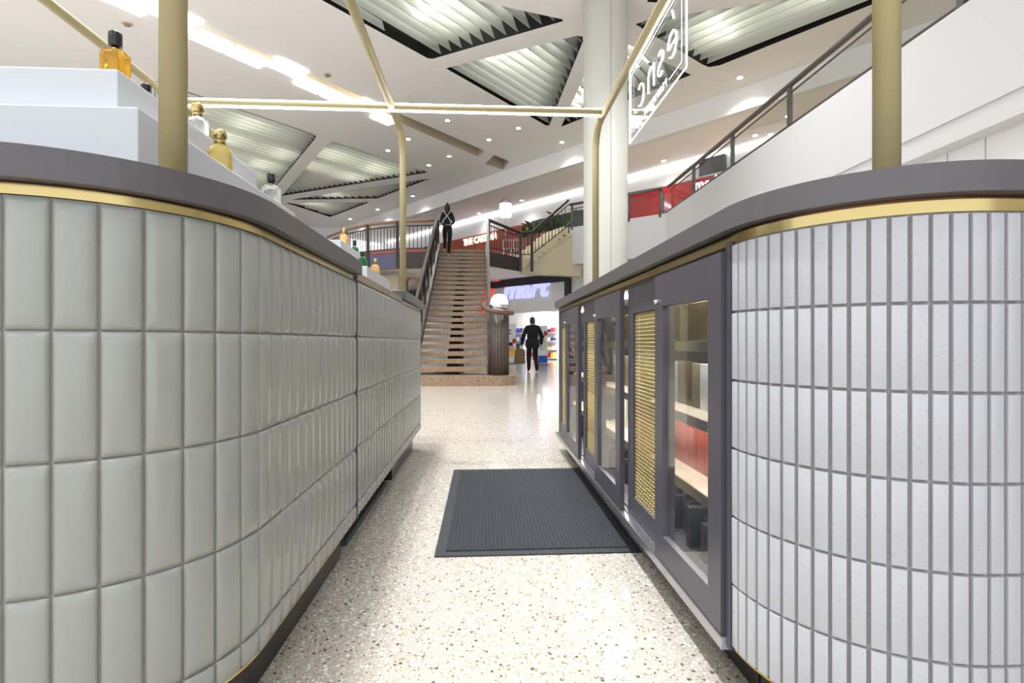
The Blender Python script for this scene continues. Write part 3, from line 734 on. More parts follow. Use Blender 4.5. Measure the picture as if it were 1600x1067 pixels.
# ------------------------------------------------------------------ kiosk counters
Z_SLAB1, Z_SLAB0 = 1.232, 1.176; Z_BR1, Z_BR0 = 1.172, 1.153; Z_TT = 1.152; Z_TB = 0.166
XL, YLC, RL = -0.533, 1.275, 0.36
XRC, YRC, RR = 0.630, 1.245, 0.335
Y1, Y2, Y3, Y4 = 2.165, 2.75, 3.36, 4.35
def path(side, y_far, x_out, n=14):
    """counter front: from far to near along the aisle, round the corner, then outwards; yields (point, outward normal, length)"""
    X, Yc, R = (XL, YLC, RL) if side < 0 else (XRC, YRC, RR)
    pts = [((X, y_far), (-side, 0))]
    for k in range(n + 1):
        a = PI / 2 * k / n
        nx, ny = -side * math.cos(a), -math.sin(a)
        pts.append(((X + side * R + nx * R, Yc + ny * R), (nx, ny)))
    pts.append(((X + side * x_out, Yc - R), (0, -1)))
    return [(Vector(p), Vector(q)) for p, q in pts]
def ribbon(name, pth, o0, o1, z0, z1, m, parent):
    bm = bmesh.new(); rows = []
    for p, q in pth:
        rows.append([bm.verts.new(((p + q * o).x, (p + q * o).y, z)) for o, z in ((o0, z0), (o1, z0), (o1, z1), (o0, z1))])
    for a, b in zip(rows, rows[1:]):
        for k in range(4): bm.faces.new((a[k], a[(k + 1) % 4], b[(k + 1) % 4], b[k]))
    bm.faces.new(rows[0]); bm.faces.new(rows[-1])
    o = finish(name, bm, m, parent)
    for p in o.data.polygons: p.use_smooth = True
    o.data.set_sharp_from_angle(angle=.6)
    return o
def pillow_tile(wd, ht, bulge, edge=.004):
    us = [0, .1, .3, .7, .9, 1]; vs = [0, .045, .1, .9, .955, 1]
    hu = [0, .55, .95, .95, .55, 0]; hv = [0, .62, 1, 1, .62, 0]
    bm = bmesh.new(); g_ = [[bm.verts.new(((u - .5) * wd, -(edge + bulge * min(hu[i], 1) * hv[j]), v * ht)) for j, v in enumerate(vs)] for i, u in enumerate(us)]
    for i in range(5):
        for j in range(5): bm.faces.new((g_[i][j], g_[i + 1][j], g_[i + 1][j + 1], g_[i][j + 1]))
    bmesh.ops.recalc_face_normals(bm, faces=bm.faces)
    if sum(f.normal.y for f in bm.faces) > 0: bmesh.ops.reverse_faces(bm, faces=bm.faces)
    bd_ = [e for e in bm.edges if e.is_boundary]
    r = bmesh.ops.extrude_edge_only(bm, edges=bd_)
    for v in r['geom']:
        if isinstance(v, bmesh.types.BMVert): v.co.y = .004
    me = bpy.data.meshes.new('tile'); bm.to_mesh(me); bm.free()
    for p in me.polygons: p.use_smooth = True
    return me
def finger_tile(wd, ht, dep):
    bm = bmesh.new(); add_box(bm, (0, -dep / 2 + .001, ht / 2), (wd, dep + .004, ht))
    front = [e for e in bm.edges if all(v.co.y < 0 for v in e.verts)]
    bmesh.ops.bevel(bm, geom=front, offset=.0035, segments=2, affect='EDGES', profile=.6)
    me = bpy.data.meshes.new('tile'); bm.to_mesh(me); bm.free()
    for p in me.polygons: p.use_smooth = True
    me.set_sharp_from_angle(angle=.9)
    return me
def place_tiles(pth, pitch, row_pitch, meshes, matname, parent, s0, s1, ztop, zbot, jitter=.0006):
    """meshes: function(height) -> mesh; tiles from length s0 to s1 along the path"""
    cum = [0]
    for (a, _), (b, _) in zip(pth, pth[1:]): cum.append(cum[-1] + (b - a).length)
    def pos(s):
        for i in range(len(cum) - 1):
            if s <= cum[i + 1] or i == len(cum) - 2:
                f = (s - cum[i]) / (cum[i + 1] - cum[i]); return pth[i][0].lerp(pth[i + 1][0], f), pth[i][1].lerp(pth[i + 1][1], f).normalized()
    n = int(round((s1 - s0) / pitch)); pt = (s1 - s0) / n
    for k in range(n):
        p, q = pos(s0 + (k + .5) * pt)
        rz = math.atan2(q.y, q.x) + PI / 2
        z = ztop
        while z > zbot + .01:
            h = min(row_pitch, z - zbot)
            me = meshes(h)
            if not me.materials: me.materials.append(MATS[matname])
            o = bpy.data.objects.new('tile', me); COL.objects.link(o); setp(o, parent)
            pp = p + q * (.0 + random.uniform(-jitter, jitter))
            o.location = (pp.x, pp.y, z - h + .002); o.rotation_euler = (random.uniform(-.004, .004), 0, rz + random.uniform(-.006, .006))
            z -= row_pitch
LP, LROW = .0648, .2328
cache = {}
def ltile(h):
    k = ('l', round(h, 3))
    if k not in cache: cache[k] = pillow_tile(LP - .0035, h - .0035, .0075)
    return cache[k]
RP, RROW = .0322, .1700
def rtile(h):
    k = ('r', round(h, 3))
    if k not in cache: cache[k] = finger_tile(RP - .0062, h - .0055, .008)
    return cache[k]

# --- left side: near curved module
XOUT = -2.25
pth = path(-1, Y1, 1.2)
lc = empty('display_counter', (-1.2, 1.5, 0), 'near left counter with rounded corner clad in long sage grey tiles', 'counter', 'sage tiled counters')
ribbon('grout_backing', pth, -.03, .0, Z_TB, Z_TT, 'grey_grout', lc)
straight = Y1 - YLC
place_tiles(pth, .0655, LROW, ltile, 'grey_tile', lc, .004, .004 + .0655 * 34, Z_TT, Z_TB)
ribbon('brass_strip', pth, -.03, .003, Z_BR0, Z_BR1, 'brass', lc)
ribbon('base_edge', pth, -.02, .004, Z_TB - .006, Z_TB, 'brass', lc)
ribbon('plinth', pth, -.14, -.06, 0, Z_TB - .006, 'black_plinth', lc)
ribbon('shadow_batten', pth, -.03, -.012, Z_BR1, Z_SLAB0, 'copper', lc)
box('inner_body', (XOUT, YLC + .1, .02), (XL - .16, Y1 - .01, Z_SLAB0), 'shop_dark', lc)
box('end_trim', (XL - .03, Y1 - .012, Z_TB), (XL + .012, Y1 + .002, Z_TT + .02), 'door_frame', lc)
def slab_poly(side, y_far, over, xo, y_clip=None):
    return [tuple(p + q * over) for p, q in path(side, y_far, xo, 24)]
sp_ = slab_poly(-1, Y1 - .002, .03, 1.7)
near_top = prism('counter_top', sp_ + [(XL - 1.7, Y1 - .002)], Z_SLAB0, Z_SLAB1, 'stone_slab', None, .002); tag(near_top, 'near dark grey stone worktop with curved edge on the left counter', 'worktop', 'stone worktops')
# --- left side: middle and far modules
lab = ['left counter unit behind the dark vertical joint, clad in sage grey tiles', 'middle left counter unit with lower taupe edge, clad in sage grey tiles', 'far end left counter unit, clad in sage grey tiles']
for i, (a, b) in enumerate(((Y1, Y2), (Y2, Y3), (Y3, Y4))):
    t = empty('display_counter', (-1.2, (a + b) / 2, 0), lab[i], 'counter', 'sage tiled counters')
    pp = [(Vector((XL, b - .002)), Vector((1, 0))), (Vector((XL, a + .004)), Vector((1, 0)))]
    ribbon('grout_backing', pp, -.03, 0, Z_TB, Z_TT, 'grey_grout', t)
    place_tiles(pp, LP, LROW, ltile, 'grey_tile', t, 0, b - a - .006, Z_TT, Z_TB)
    ribbon('brass_strip', pp, -.03, .003, Z_BR0, Z_BR1, 'brass', t) if i == 2 else ribbon('brass_strip', pp, -.03, -.004, Z_TT, Z_TT + .006, 'brass', t)
    if i < 2: ribbon('taupe_top_edge', pp, -.6, .004, Z_TT + .006, Z_TT + .04, 'taupe_edge', t)
    ribbon('plinth', pp, -.14 if i == 2 else -.58, -.06 if i == 2 else -.5, 0, Z_TB, 'black_plinth', t)
    box('inner_body', (XOUT, a + .01, .02), (XL - .16, b - .01, Z_TT), 'shop_dark', t)
    if i == 2: box('end_panel', (XL - 1.5, b - .002, Z_TB), (XL, b + .012, Z_TT + .02), 'grey_grout', t)
    if i == 0: box('floor_rail', (-.645, 2.29, .0), (-.60, 3.22, .03), 'slate', t)
far_top = prism('counter_top', [(XL + .03, Y4 + .03), (XL + .03, Y3), (XL - 1.7, Y3), (XL - 1.7, Y4 + .03)], Z_SLAB0, Z_SLAB1, 'stone_slab', None, .002); tag(far_top, 'far dark grey stone worktop on the end of the left counter', 'worktop', 'stone worktops')

# --- right side: rounded tiled end + sliding door cabinets
YR0 = YRC + .0; MODS = [(YR0 + .02, 2.235), (2.235, 3.235), (3.235, 4.24)]
pth = path(1, YR0 + .012, 1.5)
rc = empty('display_counter', (1.3, 1.1, 0), 'right counter end with rounded corner clad in white finger tiles', 'counter')
ribbon('grout_backing', pth, -.03, .0, Z_TB - .03, Z_TT - .006, 'white_grout', rc)
place_tiles(pth, RP, RROW, rtile, 'white_tile', rc, .004, .012 + RR * PI / 2 + .84, Z_TT - .008, Z_TB - .03, .0004)
ribbon('brass_strip', pth, -.03, .004, Z_BR0 - .008, Z_BR1 - .004, 'brass', rc)
ribbon('plinth', pth, -.14, -.07, 0, Z_TB - .035, 'black_plinth', rc)
ribbon('base_edge', pth, -.02, .004, Z_TB - .036, Z_TB - .03, 'brass', rc)
ribbon('shadow_batten', pth, -.03, -.012, Z_BR1 - .004, Z_SLAB0, 'copper', rc)
box('inner_body', (XRC + .5, YRC - RR + .12, .02), (XRC + 1.4, YR0 + .0, Z_SLAB0), 'shop_dark', rc)
box('end_trim', (XRC - .012, YR0 + .006, Z_TB - .04), (XRC + .05, YR0 + .028, Z_TT), 'door_frame', rc)
rt = prism('counter_top', [tuple(p + q * .03) for p, q in path(1, 4.27, 1.6, 24)] + [(XRC + 1.6, 4.27)], Z_SLAB0, Z_SLAB1, 'stone_slab', None, .002); tag(rt, 'long dark grey stone worktop with curved edge on the right counter', 'worktop', 'stone worktops')

DZ0, DZ1 = .150, 1.128
def mesh_panel(y0, y1, z0, z1):
    bm = bmesh.new(); pch = .0150; r = .0022
    nz = int((z1 - z0) / pch); ny = int((y1 - y0) / pch)
    for k in range(nz):
        z = z0 + (k + .5) * (z1 - z0) / nz
        pts = [(.0035 * (1 if (i + k) % 2 else -1), y0 + (y1 - y0) * i / ny, z) for i in range(ny + 1)]
        add_tube(bm, pts, r, 4, False)
    for i in range(ny):
        y = y0 + (i + .5) * (y1 - y0) / ny
        add_tube(bm, [(0, y, z0), (0, y, z1)], r * .8, 4, False)
    me = bpy.data.meshes.new('wire_mesh'); bm.to_mesh(me); bm.free()
    return me
def sliding_door(y0, y1, x, kind, label):
    t = empty('sliding_door', (x, (y0 + y1) / 2, DZ0), label, 'sliding door', 'sliding cabinet doors')
    th = .022; sw_ = .075
    box('stile', (x, y0, DZ0), (x + th, y0 + sw_, DZ1), 'door_frame', t, .001); box('stile', (x, y1 - sw_, DZ0), (x + th, y1, DZ1), 'door_frame', t, .001)
    box('top_rail', (x + .0005, y0 + sw_, DZ1 - .108), (x + th - .0005, y1 - sw_, DZ1), 'door_frame', t); box('bottom_rail', (x + .0005, y0 + sw_, DZ0), (x + th - .0005, y1 - sw_, DZ0 + .09), 'door_frame', t)
    if kind == 'glass':
        box('glass_pane', (x + .010, y0 + sw_ - .005, DZ0 + .085), (x + .014, y1 - sw_ + .005, DZ1 - .103), 'clear_glass', t)
        lk = lathe('lock', [(.007, -.004), (.008, .0), (.008, .010), (.005, .014)], (0, 0, 0), 'chrome', t, 14)
        lk.data.transform(Matrix.Translation((x, y1 - .03, DZ1 - .09)) @ Matrix.Rotation(-PI / 2, 4, 'Y'))
    else:
        me = mesh_panel(y0 + sw_ - .004, y1 - sw_ + .004, DZ0 + .086, DZ1 - .104); me.transform(Matrix.Translation((x + .012, 0, 0)))
        o = link('wire_mesh', me, 'gold_wire', t); o['kind'] = 'stuff'
words = ['nearest the camera', 'in the middle', 'farthest from the camera']
boxes_group = {}
def pack(x, y, z, sx, sy, h, m, label, group, rz=0, cap=None):
    t = rbox('perfume_box', (x, y, z + h / 2), (sx, sy, h), rz, m, None, .0015)
    tag(t, label, 'box', group)
for i, (a, b) in enumerate(MODS):
    wd = b - a; mid = a + wd * .5
    c = empty('display_cabinet', (XRC + .2, (a + b) / 2, 0), 'charcoal cabinet with glass and gold mesh sliding doors, ' + words[i], 'cabinet', 'right side cabinets')
    box('back_panel', (XRC + .40, a, .14), (XRC + .415, b, Z_SLAB0 - .002), 'carcass', c)
    box('base_board', (XRC + .0, a, .118), (XRC + .40, b, .146), 'stone_slab', c)
    box('top_board', (XRC + .04, a, 1.13), (XRC + .40, b, Z_SLAB0 - .002), 'carcass', c)
    box('side_panel', (XRC + .055, a + .0, .146), (XRC + .40, a + .012, 1.13), 'stone_slab', c)
    if i == 2: box('end_post', (XRC - .0, b - .035, .10), (XRC + .40, b, Z_SLAB0 - .002), 'door_frame', c)
    box('brass_strip', (XRC + .0, a, Z_BR0 - .008), (XRC + .035, b, Z_BR1 - .004), 'brass', c)
    box('top_track', (XRC + .004, a, 1.128), (XRC + .05, b, Z_BR0 - .009), 'black_plinth', c)
    box('bottom_track', (XRC - .028, a, .118), (XRC + .0, b, .148), 'aluminium', c, .002)
    box('track_lip', (XRC + .0, a, .146), (XRC + .004, b, .156), 'aluminium', c); box('track_lip', (XRC + .026, a, .146), (XRC + .03, b, .156), 'aluminium', c)
    box('plinth', (XRC + .07, a, 0), (XRC + .12, b, .118), 'black_plinth', c)
    post = box('divider_post', (XRC + .035, b - .03, .146), (XRC + .055, b - .006, 1.13), 'aluminium', c)
    for k, z in enumerate((.405, .645, .90)):
        sh_ = box('shelf', (XRC + .085, a + .013, z - .022), (XRC + .40, b - .032, z), 'carcass', c)
        sh_e = box('shelf_edge', (XRC + .079, a + .013, z - .034), (XRC + .085, b - .032, z), 'aluminium', sh_)
        box('led_strip', (XRC + .09, a + .02, z - .030), (XRC + .10, b - .04, z - .023), 'cabinet_led', sh_)
    box('led_strip', (XRC + .09, a + .02, 1.118), (XRC + .10, b - .04, 1.129), 'cabinet_led', c)
    # perfume boxes
    nm = words[i]
    for z, h, sy, ms, desc in ((.90, .150, .088, ['box_bronze', 'box_bronze', 'box_olive'], 'top'), (.645, .172, .074, ['box_olive', 'box_silver', 'box_silver', 'box_olive', 'box_bronze'], 'second'), (.405, .168, .078, ['box_red', 'box_red', 'box_red', 'box_red'] if i != 1 else ['box_cream', 'box_silver', 'box_cream'], 'third')):
        y = a + .03; k = 0
        while y + sy < b - .04:
            m = ms[k % len(ms)]
            pack(XRC + .22, y + sy / 2, z, .07, sy - .003, h, m, '%s perfume box on the %s shelf of the cabinet %s' % ({'box_bronze': 'dark bronze', 'box_olive': 'smoky olive', 'box_silver': 'silver', 'box_red': 'red', 'box_cream': 'cream'}[m], desc, nm), 'perfume boxes in the cabinet ' + nm)
            y += sy; k += 1
    y = a + .2; k = 0
    while y < b - .1:
        pack(XRC + .20 - .05 * (k % 3 == 1), y, .146, .06, .036, .13 + .02 * (k % 2), 'box_black', 'small black patterned box on the floor of the cabinet ' + nm, 'black boxes in the cabinet ' + nm)
        y += .042 if k % 4 != 3 else .12; k += 1
    sliding_door(a + .012, mid + .03, XRC - .024, 'glass', 'charcoal framed glass sliding door of the cabinet ' + nm)
    sliding_door(mid - .03, b - .02, XRC + .004, 'mesh', 'charcoal framed gold wire mesh sliding door of the cabinet ' + nm)

# --- gold frame
PB = 4.12; ZBM = 2.555; rb = .18
def frame_tube(name, x, y_near, y_far, label, near_pole=True):
    t = empty('gold_frame', (x, y_far, Z_SLAB1), label, 'frame')
    R_ = .026
    tube('far_pole', [(x, y_far, Z_SLAB1), (x, y_far, ZBM - rb)] + [(x, y_far - rb + rb * math.cos(k * PI / 16), ZBM - rb + rb * math.sin(k * PI / 16)) for k in range(1, 9)], R_, 'gold_paint', t, 16)
    tube('top_beam', [(x, y_far - rb, ZBM), (x, y_near + rb, ZBM)], R_ * .98, 'gold_paint', t, 16)
    if near_pole:
        tube('near_pole', [(x, y_near + rb - rb * math.cos((8 - k) * PI / 16), ZBM - rb + rb * math.sin((8 - k) * PI / 16)) for k in range(0, 8)] + [(x, y_near, ZBM - rb), (x, y_near, Z_SLAB1)], R_, 'gold_paint', t, 16)
        lathe('pole_foot', [(.036, 0), (.036, .004)], (x, y_near, Z_SLAB1), 'gold_paint', t, 18)
    lathe('pole_foot', [(.036, 0), (.036, .004)], (x, y_far, Z_SLAB1), 'gold_paint', t, 18)
    return t
XPL, XPR = -.645, .875
YN = 1.085
frame_tube('l', XPL, YN + .02, 4.16, 'matt gold tube frame along the inner side of the left counter')
frame_tube('r', XPR, YN - .02, 3.95, 'matt gold tube frame on the right counter carrying the lit sign')
frame_tube('o', -2.12, 1.2, 4.16, 'matt gold tube frame along the outer side of the left counter')
YX = 3.66
cbm = empty('cross_beam', (0, YX, ZBM), 'gold cross beam with a glowing strip spanning the aisle overhead', 'beam')
tube('beam_tube', [(-2.12, YX, ZBM), (XPR, YX, ZBM)], .022, 'gold_paint', cbm, 14)
box('light_strip', (-2.1, YX - .006, ZBM - .03), (XPR - .02, YX + .006, ZBM - .0205), 'led', cbm)
box('light_strip', (-2.1, YX - .006, ZBM + .0205), (XPR - .02, YX + .006, ZBM + .028), 'led', cbm)
# --- illuminated sign in the plane of the right beam
sy0, sy1 = 2.19, 3.06; sz0, sz1 = 2.10, ZBM - .028; XS = XPR + .012
sg = empty('hanging_sign', (XS, (sy0 + sy1) / 2, sz0), 'clear acrylic hanging sign with glowing white edges and reversed lettering', 'sign')
box('acrylic_sheet', (XS - .004, sy0, sz0), (XS + .004, sy1, sz1), 'clear_glass', sg)
for nm, a, b in (('edge_light', (sy0, sz0), (sy1, sz0)), ('edge_light', (sy1, sz0), (sy1, sz1)), ('edge_light', (sy1, sz1), (sy0, sz1)), ('edge_light', (sy0, sz1), (sy0, sz0))):
    tube(nm, [(XS, a[0], a[1]), (XS, b[0], b[1])], .0034, 'led_sign', sg, 6)
m_ = .045; ch = .09
hexp = [(sy0 + m_, sz0 + m_ + .03), (sy0 + m_, sz1 - m_), (sy1 - m_, sz1 - m_), (sy1 - m_, sz0 + m_ + .03)]
for a, b in (((sy0 + m_, sz1 - m_), (sy1 - m_, sz1 - m_)), ((sy1 - m_, sz1 - m_), (sy1 - m_, sz0 + m_)), ((sy0 + m_, sz1 - m_), (sy0 + m_, sz0 + m_)), ((sy0 + m_, sz0 + m_), (sy0 + .2, sz0 + m_)), ((sy1 - m_, sz0 + m_), (sy1 - .16, sz0 + m_)), ((sy1 - .005, sz0 + .115), (sy1 - .2, sz0 + .01))):
    tube('border_line', [(XS - .004, a[0], a[1]), (XS - .004, b[0], b[1])],   .0014, 'led_sign', sg, 5)
# lettering faces outwards (+X), so it reads reversed from inside the kiosk
MT = lambda y, z: Matrix.Translation((XS + .003, y, z)) @ Matrix(((0, 0, 1, 0), (1, 0, 0, 0), (0, 1, 0, 0), (0, 0, 0, 1)))
def stroke(name, pts, r=.0034):
    tube(name, [(XS, y, z) for y, z in pts], r, 'led_sign', sg, 6)
def arc(cy, cz, ry, rz, a0, a1, n=12): return [(cy + ry * math.cos(math.radians(a0 + (a1 - a0) * k / n)), cz + rz * math.sin(math.radians(a0 + (a1 - a0) * k / n))) for k in range(n + 1)]
zb = 2.235; hx = .12
stroke('letter_accent', [(2.345, zb + .175), (2.365, zb + .225)])
stroke('letter_e', [(2.315, zb + .065), (2.42, zb + .065)] + arc(2.365, zb + .065, .055, .06, 0, 310))
stroke('letter_s', arc(2.525, zb + .092, .036, .03, 40, 270) + arc(2.525, zb + .031, .036, .031, 90, -140))
stroke('letter_n', [(2.625, zb), (2.625, zb + .12), (2.625, zb + .075)] + arc(2.67, zb + .07, .045, .05, 180, 0) + [(2.715, zb)])
stroke('letter_c', arc(2.85, zb + .06, .055, .06, 50, 310))
stroke('full_stop', [(2.945, zb), (2.945, zb + .008)], .006)
text_mesh('small_lettering', 'PERFUMERY', .052, .001, 'led_sign', MT(2.44, 2.145), sg, spacing=1.4, bold=-.0004)

# --- white stepped displays on the left counter
def display(x0, x1, y0, y1, zb_, h1, h2, setb, label, y2=None):
    t = empty('display_plinth', ((x0 + x1) / 2, (y0 + y1) / 2, zb_), label, 'display plinth', 'white stepped displays')
    box('lower_tier', (x0, y0, zb_), (x1, y1, zb_ + h1), 'white_acrylic', t, .004)
    box('upper_tier', (x0 + .12, y0 + min(setb, .06), zb_ + h1), (x1 - setb, (y2 or y1), zb_ + h2), 'white_acrylic', t, .004)
display(-1.85, -.77, 1.19, 2.15, Z_SLAB1, .193, .307, .085, 'large white stepped display plinth on the near left worktop', 1.99)
t = display(-1.55, -.60, 2.69, 3.34, Z_TT + .042, .097, .243, .15, 'smaller white stepped display plinth on the middle of the left counter', 3.33)

def bottle(x, y, z, w_, d_, h, m, cap, capm, label, kind='square'):
    t = empty('perfume_bottle', (x, y, z), label, 'bottle', 'display bottles')
    if kind == 'square':
        bm = bmesh.new(); add_box(bm, (x, y, z + h / 2), (w_, d_, h)); bmesh.ops.bevel(bm, geom=bm.edges[:], offset=min(w_, d_) * .22, segments=3, affect='EDGES')
        o = finish('glass_body', bm, m, t, True); o.data.set_sharp_from_angle(angle=1.2)
        r = w_ * .24
        lathe('neck', [(r * .6, h - .002), (r * .6, h + .012)], (x, y, z), 'brass', t, 14)
        lathe('cap', [(r, h + .01), (r * 1.05, h + .012), (r * 1.05, h + .012 + cap), (r * .95, h + .015 + cap)], (x, y, z), capm, t, 18)
    else:
        r = w_ / 2
        lathe('glass_body', [(r * .9, 0), (r, .01), (r, h * .62), (r * .85, h * .84), (r * .42, h * .96), (r * .38, h)], (x, y, z), m, t, 20, 1, d_ / w_)
        lathe('collar', [(r * .46, h), (r * .46, h + .01)], (x, y, z), 'brass', t, 14)
        lathe('cap', [(r * .25, h + .008)] + [(cap * math.sin(PI * k / 8) + .002, h + .008 + cap - cap * math.cos(PI * k / 8)) for k in range(1, 9)], (x, y, z), capm, t, 16)
    return t
zt1 = Z_SLAB1 + .307; zt0 = Z_SLAB1 + .193
bottle(-.895, 1.30, zt1, .058, .042, .068, 'perfume_gold', .030, 'black_cap', 'golden square perfume bottle with tall black cap, topmost on the near display')
bottle(-.905, 1.43, zt1, .050, .040, .022, 'perfume_gold', .014, 'black_cap', 'perfume bottle with black cap mostly hidden beside the near gold pole')
bottle(-.895, 1.66, zt1, .066, .046, .068, 'perfume_clear', .017, 'brass', 'clear glass bottle with round gold stopper on the near display', 'round')
bottle(-.812, 1.63, zt0, .072, .05, .085, 'perfume_pale', .019, 'brass', 'pale yellow bottle with round gold stopper on the lower step', 'round')
bottle(-.815, 2.02, zt0, .062, .048, .075, 'perfume_clear', .030, 'black_cap', 'clear perfume bottle with flat black cap at the end of the near display')
zm1 = Z_TT + .042 + .243; zm0 = Z_TT + .042 + .097
bottle(-.80, 3.00, zm1, .045, .035, .08, 'perfume_amber', .022, 'brass', 'amber gold bottle on top of the middle left display')
bottle(-.80, 3.24, zm1, .048, .04, .05, 'perfume_green', .028, 'green_cap', 'dark green bottle with black-green cap on the middle left display')
bottle(-.675, 2.91, zm0, .05, .045, .076, 'perfume_green', .022, 'green_cap', 'bright green square bottle on the step of the middle left display')
bottle(-.665, 3.20, zm0, .05, .04, .082, 'perfume_amber', .022, 'brass', 'pale gold bottle at the far end of the middle left display')
# small white boxes on the right worktop
for (y, l) in ((2.05, 'small white card stand on the right worktop, nearer one'), (2.45, 'small white card stand on the right worktop, farther one')):
    t = empty('card_stand', (.85, y, Z_SLAB1), l, 'card stand', 'card stands')
    box('stand_block', (.80, y - .03, Z_SLAB1), (.90, y + .1, Z_SLAB1 + .035), 'white_acrylic', t, .003); box('card', (.84, y - .02, Z_SLAB1 + .035), (.843, y + .09, Z_SLAB1 + .075), 'poster_white', t)

# --- entrance mat
c0 = at_z(677, 873, 0); c1 = at_z(710, 735, 0)
mx0, my0, my1 = (c0.x + c1.x) / 2, c0.y + .01, c1.y; mx1 = XRC + .045
mt = empty('floor_mat', ((mx0 + mx1) / 2, (my0 + my1) / 2, 0), 'charcoal ribbed entrance mat with rubber border on the aisle floor', 'mat')
bw = .045
prism('rubber_border', [(mx0, my0), (mx1, my0), (mx1, my1), (mx0, my1)], .001, .006, 'mat_rubber', mt)
bm = bmesh.new(); n = 46; xs = []
for k in range(n):
    x = mx0 + bw + (mx1 - mx0 - 2 * bw) * k / n; wr = (mx1 - mx0 - 2 * bw) / n
    xs += [(x, .0065), (x + wr * .12, .0105), (x + wr * .68, .0105), (x + wr * .8, .0065)]
rows = [[bm.verts.new((x, y, z)) for x, z in xs] for y in (my0 + bw, my1 - bw)]
for k in range(len(xs) - 1): bm.faces.new((rows[0][k], rows[0][k + 1], rows[1][k + 1], rows[1][k]))
o = finish('ribbed_carpet', bm, 'mat_carpet', mt); o['kind'] = 'stuff'

# ------------------------------------------------------------------ people
def person(name, base, h, facing, J, edges, radii, label, zones, extra=None):
    k = h / 1.7
    keys = list(J); idx = {n_: i for i, n_ in enumerate(keys)}
    me = bpy.data.meshes.new('body'); me.from_pydata([Vector(J[n_]) for n_ in keys], [(idx[a], idx[b]) for a, b in edges], [])
    o = bpy.data.objects.new('body', me); COL.objects.link(o)
    sk = o.modifiers.new('skin', 'SKIN'); sk.use_smooth_shade = True
    for i, n_ in enumerate(keys):
        r = radii[n_]; v = me.skin_vertices[0].data[i]; v.radius = r if isinstance(r, tuple) else (r, r); v.use_root = (n_ == 'pelvis')
    ss_ = o.modifiers.new('sub', 'SUBSURF'); ss_.levels = 2
    dg = bpy.context.evaluated_depsgraph_get(); dg.update()
    em = bpy.data.meshes.new_from_object(o.evaluated_get(dg)); bpy.data.objects.remove(o)
    t = empty(name, base, label, 'person')
    em.materials.clear(); mats = []
    for p in em.polygons:
        m = zones(p.center)
        if m not in mats: mats.append(m)
        p.material_index = mats.index(m); p.use_smooth = True
    idxs = [p.material_index for p in em.polygons]
    for m in mats: em.materials.append(MATS[m])
    for p, i in zip(em.polygons, idxs): p.material_index = i
    M = Matrix.Translation(base) @ Matrix.Rotation(facing, 4, 'Z') @ Matrix.Scale(k, 4)
    em.transform(M); b = link('body', em, None, t)
    return t, M
def xf(o, M): o.data.transform(M); return o
def limbs(J, R, E, side, hand, elbow, shoulder=(.185, .0, 1.41), knee=None, ankle=None, toe=None, fdir=(0, 0, -1), hip=(.09, 0, .92)):
    s = 'L' if side < 0 else 'R'
    def sv(p): return (side * p[0], p[1], p[2])
    J['sh' + s] = sv(shoulder); J['el' + s] = elbow; J['wr' + s] = hand; J['hip' + s] = sv(hip); J['kn' + s] = knee; J['an' + s] = ankle; J['toe' + s] = toe
    R['sh' + s] = .07; R['el' + s] = .05; R['wr' + s] = .032; R['hip' + s] = .098; R['kn' + s] = .066; R['an' + s] = .046; R['toe' + s] = (.042, .03)
    E += [('chest', 'sh' + s), ('sh' + s, 'el' + s), ('el' + s, 'wr' + s), ('pelvis', 'hip' + s), ('hip' + s, 'kn' + s), ('kn' + s, 'an' + s), ('an' + s, 'toe' + s)]
    f = Vector(fdir).normalized(); h = Vector(hand); sd = Vector((0, 1, 0)) if abs(f.y) < .8 else Vector((1, 0, 0))
    J['pm' + s] = tuple(h + f * .07); R['pm' + s] = (.036, .02); E.append(('wr' + s, 'pm' + s))
    for i, (o_, l) in enumerate(((.03, .075), (.01, .085), (-.01, .08), (-.03, .065))):
        a = h + f * .10 + sd * o_; b = h + f * (.10 + l) + sd * o_ * 1.1
        J['fa%d%s' % (i, s)] = tuple(a); J['fb%d%s' % (i, s)] = tuple(b); R['fa%d%s' % (i, s)] = .010; R['fb%d%s' % (i, s)] = .008
        E += [('pm' + s, 'fa%d%s' % (i, s)), ('fa%d%s' % (i, s), 'fb%d%s' % (i, s))]
    J['th' + s] = tuple(h + f * .075 + sd * .06); R['th' + s] = .010; E.append(('pm' + s, 'th' + s))
base_J = {'pelvis': (0, 0, .95), 'belly': (0, .0, 1.10), 'chest': (0, -.01, 1.32), 'neck': (0, 0, 1.47), 'head0': (0, .015, 1.545), 'head1': (0, .015, 1.64)}
base_R = {'pelvis': (.145, .11), 'belly': (.135, .1), 'chest': (.165, .115), 'neck': .052, 'head0': (.072, .082), 'head1': (.07, .082)}
base_E = [('pelvis', 'belly'), ('belly', 'chest'), ('chest', 'neck'), ('neck', 'head0'), ('head0', 'head1')]
def face(t, M):
    for s in (-1, 1):
        xf(lathe('eye', [(.002, -.01), (.011, 0), (.002, .01)], (s * .03, .098, 1.60), 'shoe_dark', t, 8), M)
        xf(lathe('ear', [(.004, -.03), (.014, -.01), (.016, .012), (.006, .03)], (s * .077, .01, 1.60), 'skin', t, 8), M)
    xf(lathe('nose', [(.016, -.025), (.012, 0), (.004, .025)], (0, .1, 1.58), 'skin', t, 8), M)
    xf(box('mouth', (-.025, .092, 1.533), (.025, .099, 1.541), 'poster_red', t), M)
